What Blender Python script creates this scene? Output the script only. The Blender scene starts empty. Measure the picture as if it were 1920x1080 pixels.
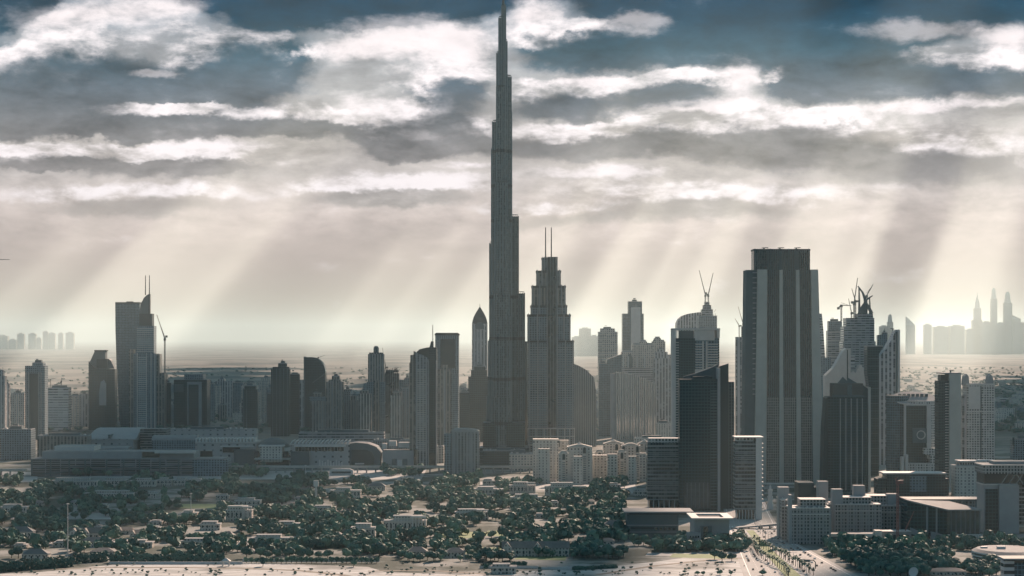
import bpy, math, random
import numpy as np
from mathutils import Vector

C = bpy.context.scene.collection
SC = bpy.context.scene
random.seed(7)
RNG = np.random.default_rng(7)

# ------------------------------------------------------------------ camera
F, EYE, HY, CX = 4300.0, 221.0, 632.0, 960.0      # focal length in photo pixels, eye height (m), horizon row, centre column
cam_d = bpy.data.cameras.new('camera')
cam = bpy.data.objects.new('camera', cam_d); C.objects.link(cam)
cam.location = (0, 0, EYE); cam.rotation_euler = (math.pi/2, 0, 0)
cam_d.sensor_width = 36.0; cam_d.lens = 36.0*F/1920.0
cam_d.shift_y = (HY-540.0)/1920.0
cam_d.clip_start = 1.0; cam_d.clip_end = 300000.0
SC.camera = cam

# ------------------------------------------------------------------ exposure and renderer
SC.view_settings.view_transform = 'Standard'; SC.view_settings.look = 'None'
SC.view_settings.gamma = 1.0; SC.view_settings.exposure = 0.85
SC.render.engine = 'CYCLES'
cy = SC.cycles
cy.max_bounces = 4; cy.diffuse_bounces = 2; cy.glossy_bounces = 2; cy.transmission_bounces = 2
cy.volume_bounces = 0; cy.transparent_max_bounces = 6
cy.use_denoising = True
cy.caustics_reflective = False; cy.caustics_refractive = False
cy.sample_clamp_indirect = 4.0

# ------------------------------------------------------------------ sun and sky
SUN_AZ, SUN_EL = math.radians(19.0), math.radians(27.0)
SV = Vector((math.sin(SUN_AZ)*math.cos(SUN_EL), math.cos(SUN_AZ)*math.cos(SUN_EL), math.sin(SUN_EL)))
sun_d = bpy.data.lights.new('sun', 'SUN'); sun_d.energy = 5.0; sun_d.angle = math.radians(0.5); sun_d.color = (1.0, 0.71, 0.555)
sun = bpy.data.objects.new('sun', sun_d); C.objects.link(sun)
sun.rotation_euler = SV.to_track_quat('Z', 'Y').to_euler(); sun.location = SV*20000

class NT:
    """small helper to write node trees"""
    def __init__(s, tree): s.t = tree; s.n = tree.nodes; s.l = tree.links
    def node(s, typ, **kw):
        n = s.n.new(typ)
        for k, v in kw.items(): setattr(n, k, v)
        return n
    def put(s, sock, v):
        if hasattr(v, 'is_output') or isinstance(v, bpy.types.NodeSocket): s.l.new(v, sock)
        elif v is not None:
            if hasattr(sock.default_value, '__len__') and hasattr(v, '__len__') and len(sock.default_value) == 4 and len(v) == 3: v = (*v, 1)
            sock.default_value = v
    def m(s, op, a, b=None, c=None, clamp=False):
        n = s.node('ShaderNodeMath', operation=op); n.use_clamp = clamp
        for i, v in enumerate((a, b, c)):
            if v is not None: s.put(n.inputs[i], v)
        return n.outputs[0]
    def v(s, op, a, b=None):
        n = s.node('ShaderNodeVectorMath', operation=op); s.put(n.inputs[0], a)
        if b is not None: s.put(n.inputs[1], b)
        return n.outputs['Value'] if op in ('LENGTH', 'DOT_PRODUCT') else n.outputs[0]
    def mix(s, f, a, b, typ='MIX'):
        n = s.node('ShaderNodeMix', data_type='RGBA', blend_type=typ)
        s.put(n.inputs[0], f); s.put(n.inputs[6], a); s.put(n.inputs[7], b); return n.outputs[2]
    def ss(s, x, a, b, o0=0.0, o1=1.0):
        n = s.node('ShaderNodeMapRange', interpolation_type='SMOOTHSTEP')
        for i, q in enumerate((x, a, b, o0, o1)): s.put(n.inputs[i], q)
        return n.outputs[0]
    def noise(s, vec, scale, detail=4, rough=.55, dist=0.0, col=False, dims='3D'):
        n = s.node('ShaderNodeTexNoise', noise_dimensions=dims); s.put(n.inputs['Vector'], vec)
        n.inputs['Scale'].default_value = scale; n.inputs['Detail'].default_value = detail
        n.inputs['Roughness'].default_value = rough; n.inputs['Distortion'].default_value = dist
        return n.outputs['Color' if col else 'Fac']
    def ramp(s, fac, stops):
        n = s.node('ShaderNodeValToRGB'); e = n.color_ramp.elements
        while len(e) < len(stops): e.new(0.5)
        for i, (p, c) in enumerate(stops): e[i].position = p; e[i].color = (*c, 1) if len(c) == 3 else c
        s.put(n.inputs[0], fac); return n.outputs[0]
    def xyz(s, vec):
        n = s.node('ShaderNodeSeparateXYZ'); s.put(n.inputs[0], vec); return n.outputs
    def comb(s, x, y, z=0.0):
        n = s.node('ShaderNodeCombineXYZ')
        for i, q in enumerate((x, y, z)): s.put(n.inputs[i], q)
        return n.outputs[0]

world = bpy.data.worlds.new('World'); SC.world = world; world.use_nodes = True
wt = world.node_tree; wt.nodes.clear(); W = NT(wt)
# cloud masses: centre azimuth/elevation and half sizes, in hundredths of the camera's focal grid (col, row, half width, half height, weight)
MASSES = [(6.6,-.55,3.8,1.2,4.5),(-.5,-.05,1.6,1.0,4.0),(15.2,-.28,4.6,1.5,4.5),
          (1.6,1.6,2.5,.75,1.3),(4.6,1.45,1.5,.95,1.5),(.3,2.1,1.7,.5,.9),
          (8.2,2.5,1.7,.5,1.2),(8.4,1.75,1.0,.5,1.0),(7.4,2.8,1.1,.24,1.0),
          (11.3,1.0,1.8,.45,1.3),(12.5,1.85,1.1,.42,1.1),(10.5,2.0,1.3,.36,1.2),(13.9,.95,1.2,.42,1.0),
          (16.0,1.55,1.9,.52,1.5),(18.3,1.65,1.5,.42,1.1),(15.0,1.75,.9,.4,.7),(18.25,.62,.3,.14,1.2),
          (11.2,2.75,2.4,.36,1.1),(14.6,2.75,2.5,.5,1.2),(17.2,3.2,2.6,.45,.9),
          (.9,3.15,1.2,.2,1.2),(3.2,3.25,2.4,.25,1.1),(4.0,2.5,3.2,.28,1.7),(1.4,2.45,2.4,.32,1.6),
          (7.2,3.75,1.9,.26,1.0),(13.0,3.9,2.6,.3,.8),(2.6,3.9,2.4,.26,.7),(10.4,4.1,1.6,.2,.6)]
BRIGHTS = [(1.0,.50,1.1,.42,1.0),(2.5,.28,1.2,.42,1.0),(3.5,.2,.6,.25,.6),(7.4,.75,1.6,.42,1.3),(8.8,1.0,.7,.5,1.0),(6.5,1.1,.7,.35,.6),(10.1,.35,.8,.34,1.1),(11.9,.42,.6,.26,1.3),
           (2.75,1.46,.65,.12,1.3),(11.1,1.52,.9,.14,1.2),(13.7,1.45,.55,.4,1.1),(13.0,2.15,1.4,.16,1.0),(17.3,.72,1.3,.26,1.3),(18.9,.95,.9,.38,1.2),(18.0,2.08,1.8,.16,1.1),(13.6,2.05,.8,.24,.8),
           (.6,2.98,1.1,.16,1.0),(4.2,2.85,1.9,.15,1.0),(8.4,3.45,1.2,.2,.9),(11.4,3.25,1.9,.15,1.0),(6.9,2.0,.8,.5,.5),(16.0,2.2,1.4,.14,.6),(8.9,3.08,.8,.1,.8),(15.3,3.55,2.2,.15,.6),(17.6,2.6,1.2,.25,.6)]
def cloud_group(name, blobs, amp, lo, hi):
    grp = bpy.data.node_groups.new(name, 'ShaderNodeTree')
    grp.interface.new_socket('Vector', in_out='INPUT', socket_type='NodeSocketVector')
    grp.interface.new_socket('Value', in_out='OUTPUT', socket_type='NodeSocketFloat')
    G = NT(grp); gi = G.node('NodeGroupInput'); go = G.node('NodeGroupOutput')
    p = gi.outputs[0]
    wn = G.noise(G.v('MULTIPLY', p, (.36, .95, 0)), .95, 3, .55, col=True)
    w1 = G.v('MULTIPLY', G.v('SUBTRACT', wn, (.5, .5, .5)), (1.6*amp, .62*amp, 0))
    wn2 = G.noise(G.v('MULTIPLY', p, (.8, 1.25, 0)), 2.6, 7, .62, col=True)
    w2 = G.v('MULTIPLY', G.v('SUBTRACT', wn2, (.5, .5, .5)), (.85*amp, .48*amp, 0))
    q = G.v('ADD', G.v('ADD', p, w1), w2)
    acc = None
    for (mx, my, rx, ry, wgt) in blobs:
        r = G.v('LENGTH', G.v('MULTIPLY', G.v('SUBTRACT', q, (mx, my, 0)), (1/rx, 1/ry, 0)))
        b = G.ss(r, lo, hi, wgt, 0.0)
        acc = b if acc is None else G.m('ADD', acc, b)
    G.l.new(acc, go.inputs[0]); return grp
GD = cloud_group('cloud_field', MASSES, 1.0, .30, 1.25); GB = cloud_group('cloud_lights', BRIGHTS, .8, .05, 1.45)

tc = W.node('ShaderNodeTexCoord'); D = W.xyz(W.v('NORMALIZE', tc.outputs['Generated']))
az = W.m('ARCTAN2', D[0], D[1]); el = W.m('ARCSINE', D[2])
col = W.m('MULTIPLY_ADD', az, F/100, CX/100); row = W.m('MULTIPLY_ADD', el, -F/100, HY/100)
P0 = W.comb(col, row)
def field(vec, g=None):
    n = W.node('ShaderNodeGroup'); n.node_tree = g or GD; W.put(n.inputs[0], vec); return n.outputs[0]
f0 = field(P0); f1 = field(W.v('ADD', P0, (.05, .20, 0))); lights = field(P0, GB)
fbm = W.noise(W.v('MULTIPLY', P0, (.34, 1.0, 0)), 1.25, 9, .60, .25)
fine = W.noise(W.v('MULTIPLY', P0, (.6, 1.15, 0)), 3.0, 9, .62, .2)
rag = W.m('ADD', W.m('MULTIPLY', W.m('SUBTRACT', fbm, .5), 1.5), W.m('MULTIPLY', W.m('SUBTRACT', fine, .5), .7))
rag1 = W.m('MULTIPLY', rag, W.ss(row, 5.6, 3.4))
dens = W.ss(W.m('ADD', f0, rag1), .12, 1.0)
lining = W.m('MULTIPLY', W.m('SUBTRACT', f1, f0), 2.6, clamp=True)
rowf = W.m('MULTIPLY', row, 1/7.0, clamp=True)
SKYB = [(0.0,(.30,.35,.42)),(.12,(.38,.40,.43)),(.25,(.44,.435,.44)),(.38,(.54,.495,.47)),(.47,(.58,.525,.505)),(.58,(.69,.59,.545)),(.75,(.61,.50,.435)),(.86,(.48,.35,.265)),(.92,(.46,.33,.25))]
SKYD = [(0.0,(.0,.036,.078)),(.06,(.0,.042,.084)),(.14,(.026,.080,.120)),(.25,(.110,.138,.168)),(.36,(.175,.172,.178)),(.48,(.30,.275,.27)),(.62,(.44,.39,.355))]
base = W.ramp(rowf, SKYB); dark = W.ramp(rowf, SKYD)
kb = W.m('MULTIPLY_ADD', rag1, 1.1, 1.0); base = W.mix(1.0, base, W.comb(kb, kb, kb), 'MULTIPLY')
kd = W.m('MULTIPLY_ADD', rag, 1.6, 1.05); darkm = W.mix(1.0, dark, W.comb(kd, kd, kd), 'MULTIPLY')
c1 = W.mix(dens, base, darkm)
lt = W.ss(W.m('ADD', lights, W.m('MULTIPLY', rag, 1.6)), .22, 1.2)
lt = W.m('MULTIPLY', lt, W.m('MULTIPLY_ADD', dens, -.6, 1.0))
kw = W.m('MULTIPLY_ADD', rag, .45, .92); WHITE = W.mix(1.0, (.96, .875, .885), W.comb(kw, kw, kw), 'MULTIPLY')
c2 = W.mix(lt, c1, WHITE)
c2 = W.mix(W.m('MULTIPLY', W.m('MULTIPLY', lining, W.ss(f0, 1.5, .5)), W.ss(W.m('ADD', fbm, W.m('MULTIPLY', fine, .4)), .56, .80)), c2, (1.0, .92, .93))
# away from the bright quarter the clouded sky is dim and blue
sky = W.node('ShaderNodeTexSky', sky_type='NISHITA'); sky.sun_disc = False
sky.sun_elevation = SUN_EL; sky.sun_rotation = SUN_AZ; sky.altitude = 200; sky.dust_density = 3.0
over = W.noise(D[0].node.inputs[0].links[0].from_socket, 3.5, 5, .6)
dome = W.mix(W.ss(over, .40, .66), W.mix(1.0, sky.outputs[0], (.036, .064, .074), 'MULTIPLY'), (.140, .228, .258))
dome = W.mix(W.m('MULTIPLY', W.ss(el, .30, .04), W.ss(over, .30, .62)), dome, (.26, .375, .41))
front = W.m('MULTIPLY', W.ss(az, -.52, -.25), W.ss(az, .55, .27))
front = W.m('MULTIPLY', front, W.ss(el, .25, .165))
allc = W.mix(front, dome, c2)
bg = W.node('ShaderNodeBackground'); bg.inputs['Strength'].default_value = 0.067
W.put(bg.inputs['Color'], W.mix(1.0, allc, (10, 10, 10), 'MULTIPLY'))
wo = W.node('ShaderNodeOutputWorld'); W.l.new(bg.outputs[0], wo.inputs['Surface'])
try: world.cycles.sampling_method = 'MANUAL'; world.cycles.sample_map_resolution = 512
except Exception: pass

HAZE = 2.7e-5
# ------------------------------------------------------------------ helpers
def dist(yb): return F*EYE/(yb-HY)
def X(px, d): return (px-CX)/F*d
def tag(o, label=None, cat=None, group=None, kind=None):
    if label: o['label'] = label
    if cat: o['category'] = cat
    if group: o['group'] = group
    if kind: o['kind'] = kind
    return o
def empty(name, loc=(0, 0, 0), rz=0.0):
    o = bpy.data.objects.new(name, None); C.objects.link(o)
    o.location = loc; o.rotation_euler = (0, 0, rz); o.empty_display_size = 2; return o
def rect(x0, x1, y0, y1): return [(x0, y0), (x1, y0), (x1, y1), (x0, y1)]
def circ(x, y, r, n=16, ry=None): return [(x+r*math.cos(2*math.pi*i/n), y+(ry or r)*math.sin(2*math.pi*i/n)) for i in range(n)]
def copy_tree(o, parent=None):
    c = o.copy(); C.objects.link(c); c.parent = parent
    for ch in list(o.children): copy_tree(ch, c)
    return c

SINGLE = {'windows': 'window', 'columns': 'column', 'piers': 'pier', 'pilasters': 'pilaster', 'tall_windows': 'tall_window', 'square_windows': 'square_window', 'roof_units': 'roof_unit', 'end_towers': 'end_tower',
          'roof_fins': 'roof_fin', 'dark_openings': 'dark_opening', 'side_wing': 'side_wing', 'posts': 'post', 'podium_piers': 'podium_pier', 'white_piers': 'white_pier', 'stone_piers': 'stone_pier', 'top_piers': 'top_pier', 'cleaning_jibs': 'cleaning_jib',
          'open_bays': 'open_bay', 'window_strip': 'window_strip', 'gable_front': 'gable_front', 'dark_drums': 'dark_drum', 'fins': 'fin', 'white_lines': 'white_line', 'portal_frame': 'portal_frame', 'roof_edge': 'roof_edge', 'upper_storey': 'upper_storey', 'roof_plant': 'roof_plant'}
class MB:
    def __init__(s): s.v = []; s.k = {}; s.f = []; s.uv = []; s.m = []
    def vi(s, p):
        k = (round(p[0], 3), round(p[1], 3), round(p[2], 3))
        if k not in s.k: s.k[k] = len(s.v); s.v.append(k)
        return s.k[k]
    def face(s, pts, uvs, m=0):
        ids = [s.vi(p) for p in pts]
        if len(set(ids)) < 3: return
        if len(set(ids)) < len(ids):
            keep = [i for i in range(len(ids)) if ids[i] != ids[i-1]]
            ids = [ids[i] for i in keep]; uvs = [uvs[i] for i in keep]
            if len(set(ids)) < len(ids): return
        s.f.append(ids); s.uv += list(uvs); s.m.append(m)
    def prism(s, pl, z0, z1, pl2=None, wall=0, roof=1, u0=0.0):
        pl2 = pl2 or pl; n = len(pl); u = u0
        for i in range(n):
            p, q, p2, q2 = pl[i], pl[(i+1) % n], pl2[i], pl2[(i+1) % n]
            L = math.dist(p, q)
            s.face([(*p, z0), (*q, z0), (*q2, z1), (*p2, z1)], [(u, z0), (u+L, z0), (u+L, z1), (u, z1)], wall); u += L
        s.face([(*a, z1) for a in pl2], [a for a in pl2], roof)
        s.face([(*a, z0) for a in reversed(pl)], [a for a in reversed(pl)], roof)
        return s
    def box(s, x0, x1, y0, y1, z0, z1, wall=0, roof=1): return s.prism(rect(x0, x1, y0, y1), z0, z1, None, wall, roof)
    def slab(s, prof, y0, y1, wall=0, roof=1):
        """profile in (x, z), counter-clockwise seen from the front, pushed from y0 back to y1"""
        n = len(prof)
        s.face([(x, y0, z) for x, z in prof], list(prof), wall)
        s.face([(x, y1, z) for x, z in reversed(prof)], [(a, b) for a, b in reversed(prof)], wall)
        for i in range(n):
            (xa, za), (xb, zb) = prof[i], prof[(i+1) % n]
            L = math.hypot(xb-xa, zb-za) or 1; nz = -(xb-xa)/L
            flat = abs(nz) > .6
            s.face([(xa, y0, za), (xa, y1, za), (xb, y1, zb), (xb, y0, zb)],
                   [(y0, za), (y1, za), (y1, zb), (y0, zb)] if not flat else [(xa, y0), (xa, y1), (xb, y1), (xb, y0)], roof if flat else wall)
        return s
    def bar(s, a, b, w=1.0, w2=None, m=0):
        a, b = Vector(a), Vector(b); t = (b-a).normalized()
        up = Vector((0, 0, 1)) if abs(t.z) < .9 else Vector((0, 1, 0))
        e1 = t.cross(up).normalized(); e2 = t.cross(e1); w2 = w if w2 is None else w2
        r = [(a+e1*i*w/2+e2*j*w/2, b+e1*i*w2/2+e2*j*w2/2) for i, j in ((-1, -1), (1, -1), (1, 1), (-1, 1))]
        L = (b-a).length
        for i in range(4):
            p, q = r[i], r[(i+1) % 4]
            s.face([tuple(q[0]), tuple(p[0]), tuple(p[1]), tuple(q[1])], [(w, 0), (0, 0), (0, L), (w, L)], m)
        s.face([tuple(x[0]) for x in r], [(0, 0), (w, 0), (w, w), (0, w)], m)
        s.face([tuple(x[1]) for x in reversed(r)], [(0, 0), (w, 0), (w, w), (0, w)], m)
        return s
    def dome(s, x, y, z, r, h, n=16, k=5, m=0, power=1.0):
        prev = circ(x, y, r, n); pz = z
        for i in range(1, k+1):
            a = i/k*math.pi/2; rr = max(r*math.cos(a)**power, .02); zz = z+h*math.sin(a)
            cur = circ(x, y, rr, n)
            for j in range(n):
                j2 = (j+1) % n
                s.face([(*prev[j], pz), (*prev[j2], pz), (*cur[j2], zz), (*cur[j], zz)], [(j, pz), (j+1, pz), (j+1, zz), (j, zz)], m)
            prev, pz = cur, zz
        s.face([(*a, pz) for a in prev], [a for a in prev], m)
        return s
    def mesh(s, name, mats):
        me = bpy.data.meshes.new(name); me.from_pydata(s.v, [], s.f)
        for mt in mats: me.materials.append(mt)
        me.polygons.foreach_set('material_index', [min(i, len(mats)-1) for i in s.m])
        ul = me.uv_layers.new(name='UVMap'); ul.data.foreach_set('uv', [c for uv in s.uv for c in uv])
        me.update(); return me
    def islands(s):
        p = list(range(len(s.v)))
        def f(a):
            while p[a] != a: p[a] = p[p[a]]; a = p[a]
            return a
        for ids in s.f:
            for b in ids[1:]: p[f(ids[0])] = f(b)
        out, k = {}, 0
        for ids, m in zip(s.f, s.m):
            mb = out.setdefault(f(ids[0]), MB()); mb.face([s.v[i] for i in ids], s.uv[k:k+len(ids)], m); k += len(ids)
        return list(out.values())
    def build(s, name, mats, parent=None, whole=False):
        if parent is not None and name in SINGLE and not whole:      # countable parts: each one a mesh of its own
            isl = s.islands()
            if len(isl) <= 60:
                for q in isl: r = q.build(SINGLE[name], mats, parent, True)
                return r
        o = bpy.data.objects.new(name, s.mesh(name, mats if isinstance(mats, (list, tuple)) else [mats])); C.objects.link(o)
        if parent: o.parent = parent
        return o

# ------------------------------------------------------------------ materials
def plain(name, col, rough=.8, var=.25, scale=.05, metal=0.0, spec=.4):
    m = bpy.data.materials.new(name); m.use_nodes = True; t = NT(m.node_tree); b = t.n['Principled BSDF']
    tc = t.node('ShaderNodeTexCoord')
    n = t.noise(tc.outputs['Object'], scale, 5, .6)
    k = t.m('MULTIPLY_ADD', n, 2*var, 1-var)
    t.put(b.inputs['Base Color'], t.mix(1.0, col, t.comb(k, k, k), 'MULTIPLY'))
    b.inputs['Roughness'].default_value = rough; b.inputs['Metallic'].default_value = metal
    b.inputs['Specular IOR Level'].default_value = spec
    return m
def facade(name, wall, glass, fh=4.0, bw=4.0, fu=.6, fv=.6, rough=.12, metal=0.0, blind=.25, blindcol=None, gspec=.35, var=.25, band=0, slotcol=None):
    """storeys of height fh, bays of width bw (from the part's own map, in metres); glass fills fu x fv of each bay"""
    m = bpy.data.materials.new(name); m.use_nodes = True; t = NT(m.node_tree); b = t.n['Principled BSDF']
    uvn = t.node('ShaderNodeUVMap'); uv = t.xyz(uvn.outputs[0])
    uu = t.m('DIVIDE', uv[0], bw); vv = t.m('DIVIDE', uv[1], fh)
    fu_ = t.m('FRACT', uu); fv_ = t.m('FRACT', vv)
    mu = t.m('LESS_THAN', fu_, fu) if fu < 1 else 1.0
    mv = t.m('LESS_THAN', fv_, fv) if fv < 1 else 1.0
    mask = t.m('MULTIPLY', mu, mv)
    if band:   # a plant storey with dark louvres every so many floors
        bf = t.m('LESS_THAN', t.m('FRACT', t.m('DIVIDE', vv, float(band))), 1.0/band)
    wn = t.node('ShaderNodeTexWhiteNoise', noise_dimensions='2D')
    t.put(wn.inputs['Vector'], t.comb(t.m('FLOOR', uu), t.m('FLOOR', vv)))
    r = wn.outputs['Value']
    tc = t.node('ShaderNodeTexCoord'); big = t.noise(tc.outputs['Object'], .022, 4, .6)
    k = t.m('MULTIPLY_ADD', big, 2*var, 1-var)
    glass = tuple(.6*x for x in glass); wall = tuple(1.12*x for x in wall)
    blindcol = blindcol or tuple(.5*w_+.5*g_ for w_, g_ in zip(wall, glass))
    g = t.mix(t.m('MULTIPLY', t.m('GREATER_THAN', r, 1-blind), .85), glass, blindcol)
    kg = t.m('MULTIPLY_ADD', r, .5, .75)
    g = t.mix(1.0, g, t.comb(kg, kg, kg), 'MULTIPLY')
    wl = t.mix(1.0, wall, t.comb(k, k, k), 'MULTIPLY')
    c = t.mix(mask, wl, g)
    if band:
        c = t.mix(bf, c, tuple(.35*x for x in glass)); mask = t.m('MULTIPLY', mask, t.m('SUBTRACT', 1.0, bf))
    t.put(b.inputs['Base Color'], c)
    t.put(b.inputs['Roughness'], t.m('MULTIPLY_ADD', mask, rough-.75, .75))
    if metal: t.put(b.inputs['Metallic'], t.m('MULTIPLY', mask, metal))
    t.put(b.inputs['Specular IOR Level'], t.m('MULTIPLY_ADD', mask, gspec-.3, .3))
    return m

M = {}
M['roof'] = plain('roof_felt', (.20, .205, .21), .9, .35, .12)
M['roofpale'] = plain('roof_pale', (.24, .25, .25), .9, .3, .12)
M['roofdark'] = plain('roof_dark', (.055, .07, .075), .8, .3, .12)
M['steel'] = plain('dark_steel', (.025, .04, .045), .5, .2, .2, .3)
M['cranepale'] = plain('crane_paint', (.17, .17, .16), .6, .2, .2)
M['cranered'] = plain('crane_red', (.26, .12, .105), .6, .2, .2)
M['fin'] = plain('steel_fin', (.15, .19, .205), .35, .15, .1, .6)
M['white'] = plain('white_paint', (.62, .605, .58), .75, .15, .1)
M['pale'] = plain('pale_stone', (.58, .565, .535), .8, .2, .08)
M['grey'] = plain('grey_concrete', (.31, .325, .33), .85, .25, .08)
M['slate'] = plain('slate_concrete', (.085, .125, .135), .85, .25, .08)
M['dark'] = plain('dark_cladding', (.006, .030, .036), .5, .25, .08)
M['black'] = plain('dark_glass', (.001, .013, .017), .12, .25, .08, 0, .8)
M['cream'] = plain('cream_render', (.58, .555, .505), .85, .2, .1)
M['beige'] = plain('beige_concrete', (.47, .455, .41), .85, .2, .06)
M['louvre'] = plain('louvre', (.014, .022, .025), .7, .2, .1)
FA = {
 'burj': facade('burj_curtain_wall', (.085,.12,.132), (.004,.030,.038), 4.2, 3.0, .52, .86, .18, .25, .25, (.10,.125,.13), band=0),
 'dark': facade('dark_curtain_wall', (.024,.056,.064), (.012,.050,.062), 4.0, 4.0, .8, .7, .14, .5, .2, (.03,.045,.05)),
 'darkv': facade('dark_ribbed_wall', (.12,.15,.155), (.006,.026,.031), 4.0, 5.0, .72, 1.0, .14, .1, .25, (.03,.045,.05)),
 'mid': facade('mid_window_wall', (.165,.225,.255), (.025,.042,.048), 4.0, 4.4, .56, .6, .15, .1, .25),
 'midv': facade('mid_ribbed_wall', (.265,.25,.225), (.02,.05,.058), 4.0, 6.0, .55, .92, .15, .1, .3),
 'midh': facade('mid_banded_wall', (.33,.34,.35), (.04,.06,.066), 5.2, 9.0, .94, .52, .15, .1, .3),
 'pale': facade('pale_window_wall', (.52,.475,.42), (.07,.085,.09), 4.4, 5.0, .5, .55, .2, 0, .3),
 'palev': facade('pale_ribbed_wall', (.47,.46,.455), (.075,.09,.1), 4.0, 7.0, .5, .94, .2, 0, .3),
 'paleh': facade('pale_banded_wall', (.52,.51,.50), (.06,.08,.085), 6.0, 12.0, .96, .5, .2, 0, .3),
 'cream': facade('cream_window_wall', (.55,.525,.475), (.12,.12,.115), 4.2, 5.2, .42, .55, .3, 0, .3),
 'blue': facade('blue_glass_wall', (.095,.18,.225), (.035,.095,.125), 4.0, 3.6, .82, .8, .14, .25, .25, (.07,.10,.115)),
 'mirror': facade('striped_mirror_wall', (.16,.17,.175), (.30,.33,.345), 4.0, 6.2, .66, .97, .10, .75, .12, (.2,.22,.23)),
 'mirrord': facade('striped_mirror_wall_dark', (.10,.12,.13), (.13,.16,.175), 4.0, 5.2, .70, .97, .14, .6, .12, (.1,.12,.13)),
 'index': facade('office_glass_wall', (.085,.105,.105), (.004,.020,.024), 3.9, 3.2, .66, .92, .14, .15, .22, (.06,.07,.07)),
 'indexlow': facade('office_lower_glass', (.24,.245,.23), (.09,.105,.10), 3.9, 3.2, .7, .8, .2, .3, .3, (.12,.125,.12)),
 'difc': facade('stone_window_grid', (.30,.305,.30), (.014,.034,.04), 3.7, 3.5, .56, .64, .15, .1, .15),
 'grid': facade('white_grid_wall', (.52,.51,.485), (.10,.115,.115), 4.0, 4.2, .62, .6, .2, .1, .25),
 'vgrey': facade('slotted_grey_wall', (.29,.30,.31), (.02,.045,.052), 3.9, 5.4, .5, .8, .15, 0, .15),
 'hdark': facade('dark_banded_office', (.26,.265,.255), (.008,.028,.032), 4.6, 3.6, .93, .68, .12, .1, .25, (.11,.125,.12)),
 'mallglass': facade('terrace_parking_wall', (.21,.22,.225), (.015,.036,.042), 3.4, 24, .93, .6, .3, 0, .2),
 'mall': facade('mall_stone_wall', (.36,.36,.355), (.05,.07,.075), 9.0, 14.0, .25, .35, .4, 0, .3),
 'villa': facade('villa_wall', (.50,.47,.42), (.10,.11,.11), 3.4, 3.4, .36, .45, .3, 0, .2),
}

class B:
    """a building: an empty on the ground at its front, parts in metres; px/py are read off the photo at the building's own distance"""
    def __init__(s, name, label, cat, px, yb, rot=0.0, group=None):
        s.d = dist(yb); s.s = s.d/F; s.px = px; s.yb = yb
        s.o = tag(empty(name, (X(px, s.d), s.d, 0), math.radians(rot)), label, cat, group)
    def x(s, px): return (px-s.px)*s.s
    def z(s, py): return (s.yb-py)*s.s
    def bx(s, mb, x0, x1, yt, yb, y0, y1, wall=0, roof=1): return mb.box(s.x(x0), s.x(x1), y0, y1, max(0, s.z(yb)), s.z(yt), wall, roof)
    def prof(s, pts): return [(s.x(a), s.z(b)) for a, b in pts]
    def part(s, name, mb, mats, parent=None): return mb.build(name, mats, parent or s.o)
def roof_kit(b, x0, x1, y0, y1, z, mat='grey', seed=0):
    """parapet and plant boxes on a roof of the local extent given"""
    r = random.Random(seed); mb = MB(); h, t = 1.6, .8
    mb.box(x0, x1, y0-.05, y0+t, z, z+h); mb.box(x0, x1, y1-t, y1+.05, z, z+h)
    mb.box(x0-.05, x0+t, y0+t, y1-t, z, z+h*.98); mb.box(x1-t, x1+.05, y0+t, y1-t, z, z+h*.98)
    b.part('parapet', mb, [M[mat], M[mat]])
    mb = MB(); w, dd = x1-x0, y1-y0
    xa = x0+w*r.uniform(.15, .35); xb = x1-w*r.uniform(.15, .4)
    mb.box(xa, xb, y0+dd*.25, y0+dd*.8, z, z+r.uniform(4, 7))
    mb.box(xa+w*.08, xa+w*.25, y0+dd*.35, y0+dd*.6, z+7.2, z+r.uniform(8, 10))
    b.part('roof_plant', mb, [M['slate'], M['roof']])
def pilasters(b, xs, y0, z0, z1, w=1.4, p=.9, mat='grey', name='pilasters', parent=None):
    mb = MB()
    for x in xs: mb.box(x-w/2, x+w/2, y0-p, y0+.2, z0, z1)
    return b.part(name, mb, [M[mat], M[mat]], parent)
def ledges(b, x0, x1, y0, z0, z1, step=4.0, p=1.3, th=1.1, mat='pale', name='balcony_ledges', yback=None):
    mb = MB(); z = z0
    while z < z1: mb.box(x0, x1, y0-p, (yback if yback else y0+.3), z, z+th); z += step
    return b.part(name, mb, [M[mat], M[mat]])
def T(label, x0, x1, yt, yb, mat, depth=None, rot=0, tiers=(), piers=0, pm='grey', kit=True, name='tower', cat='tower', group=None, led=0, lm='pale', upmat=None, pw=1.5):
    b = B(name, label, cat, (x0+x1)/2, yb, rot, group)
    w = (x1-x0)*b.s; D = depth or .8*w
    mb = MB(); b.bx(mb, x0, x1, yt, yb, 0, D); b.part('shaft', mb, [FA[mat], M['roof']])
    low = yt; cx0, cx1, y0, y1 = b.x(x0), b.x(x1), 0.0, D
    for i, t in enumerate(tiers):
        y0 += D*.06; y1 -= D*.06
        mb = MB(); b.bx(mb, t[0], t[1], t[2], low, y0, y1); b.part('upper_tier', mb, [FA[t[3] if len(t) > 3 else (upmat or mat)], M['roof']])
        if t[2] < low-.5: low = t[2]
        cx0, cx1 = b.x(t[0]), b.x(t[1])
    if kit: roof_kit(b, cx0+.5, cx1-.5, y0+.5, y1-.5, b.z(low), 'grey', int(x0*7+yt))
    if piers:
        n = piers; pilasters(b, [b.x(x0)+w*(i+.5)/n for i in range(n)], 0, 0, b.z(yt)+.6, pw, .9, pm)
    if led: ledges(b, b.x(x0)-.4, b.x(x1)+.4, 0, 6, b.z(yt)-3, led, 1.2, 1.2, lm)
    return b
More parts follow.
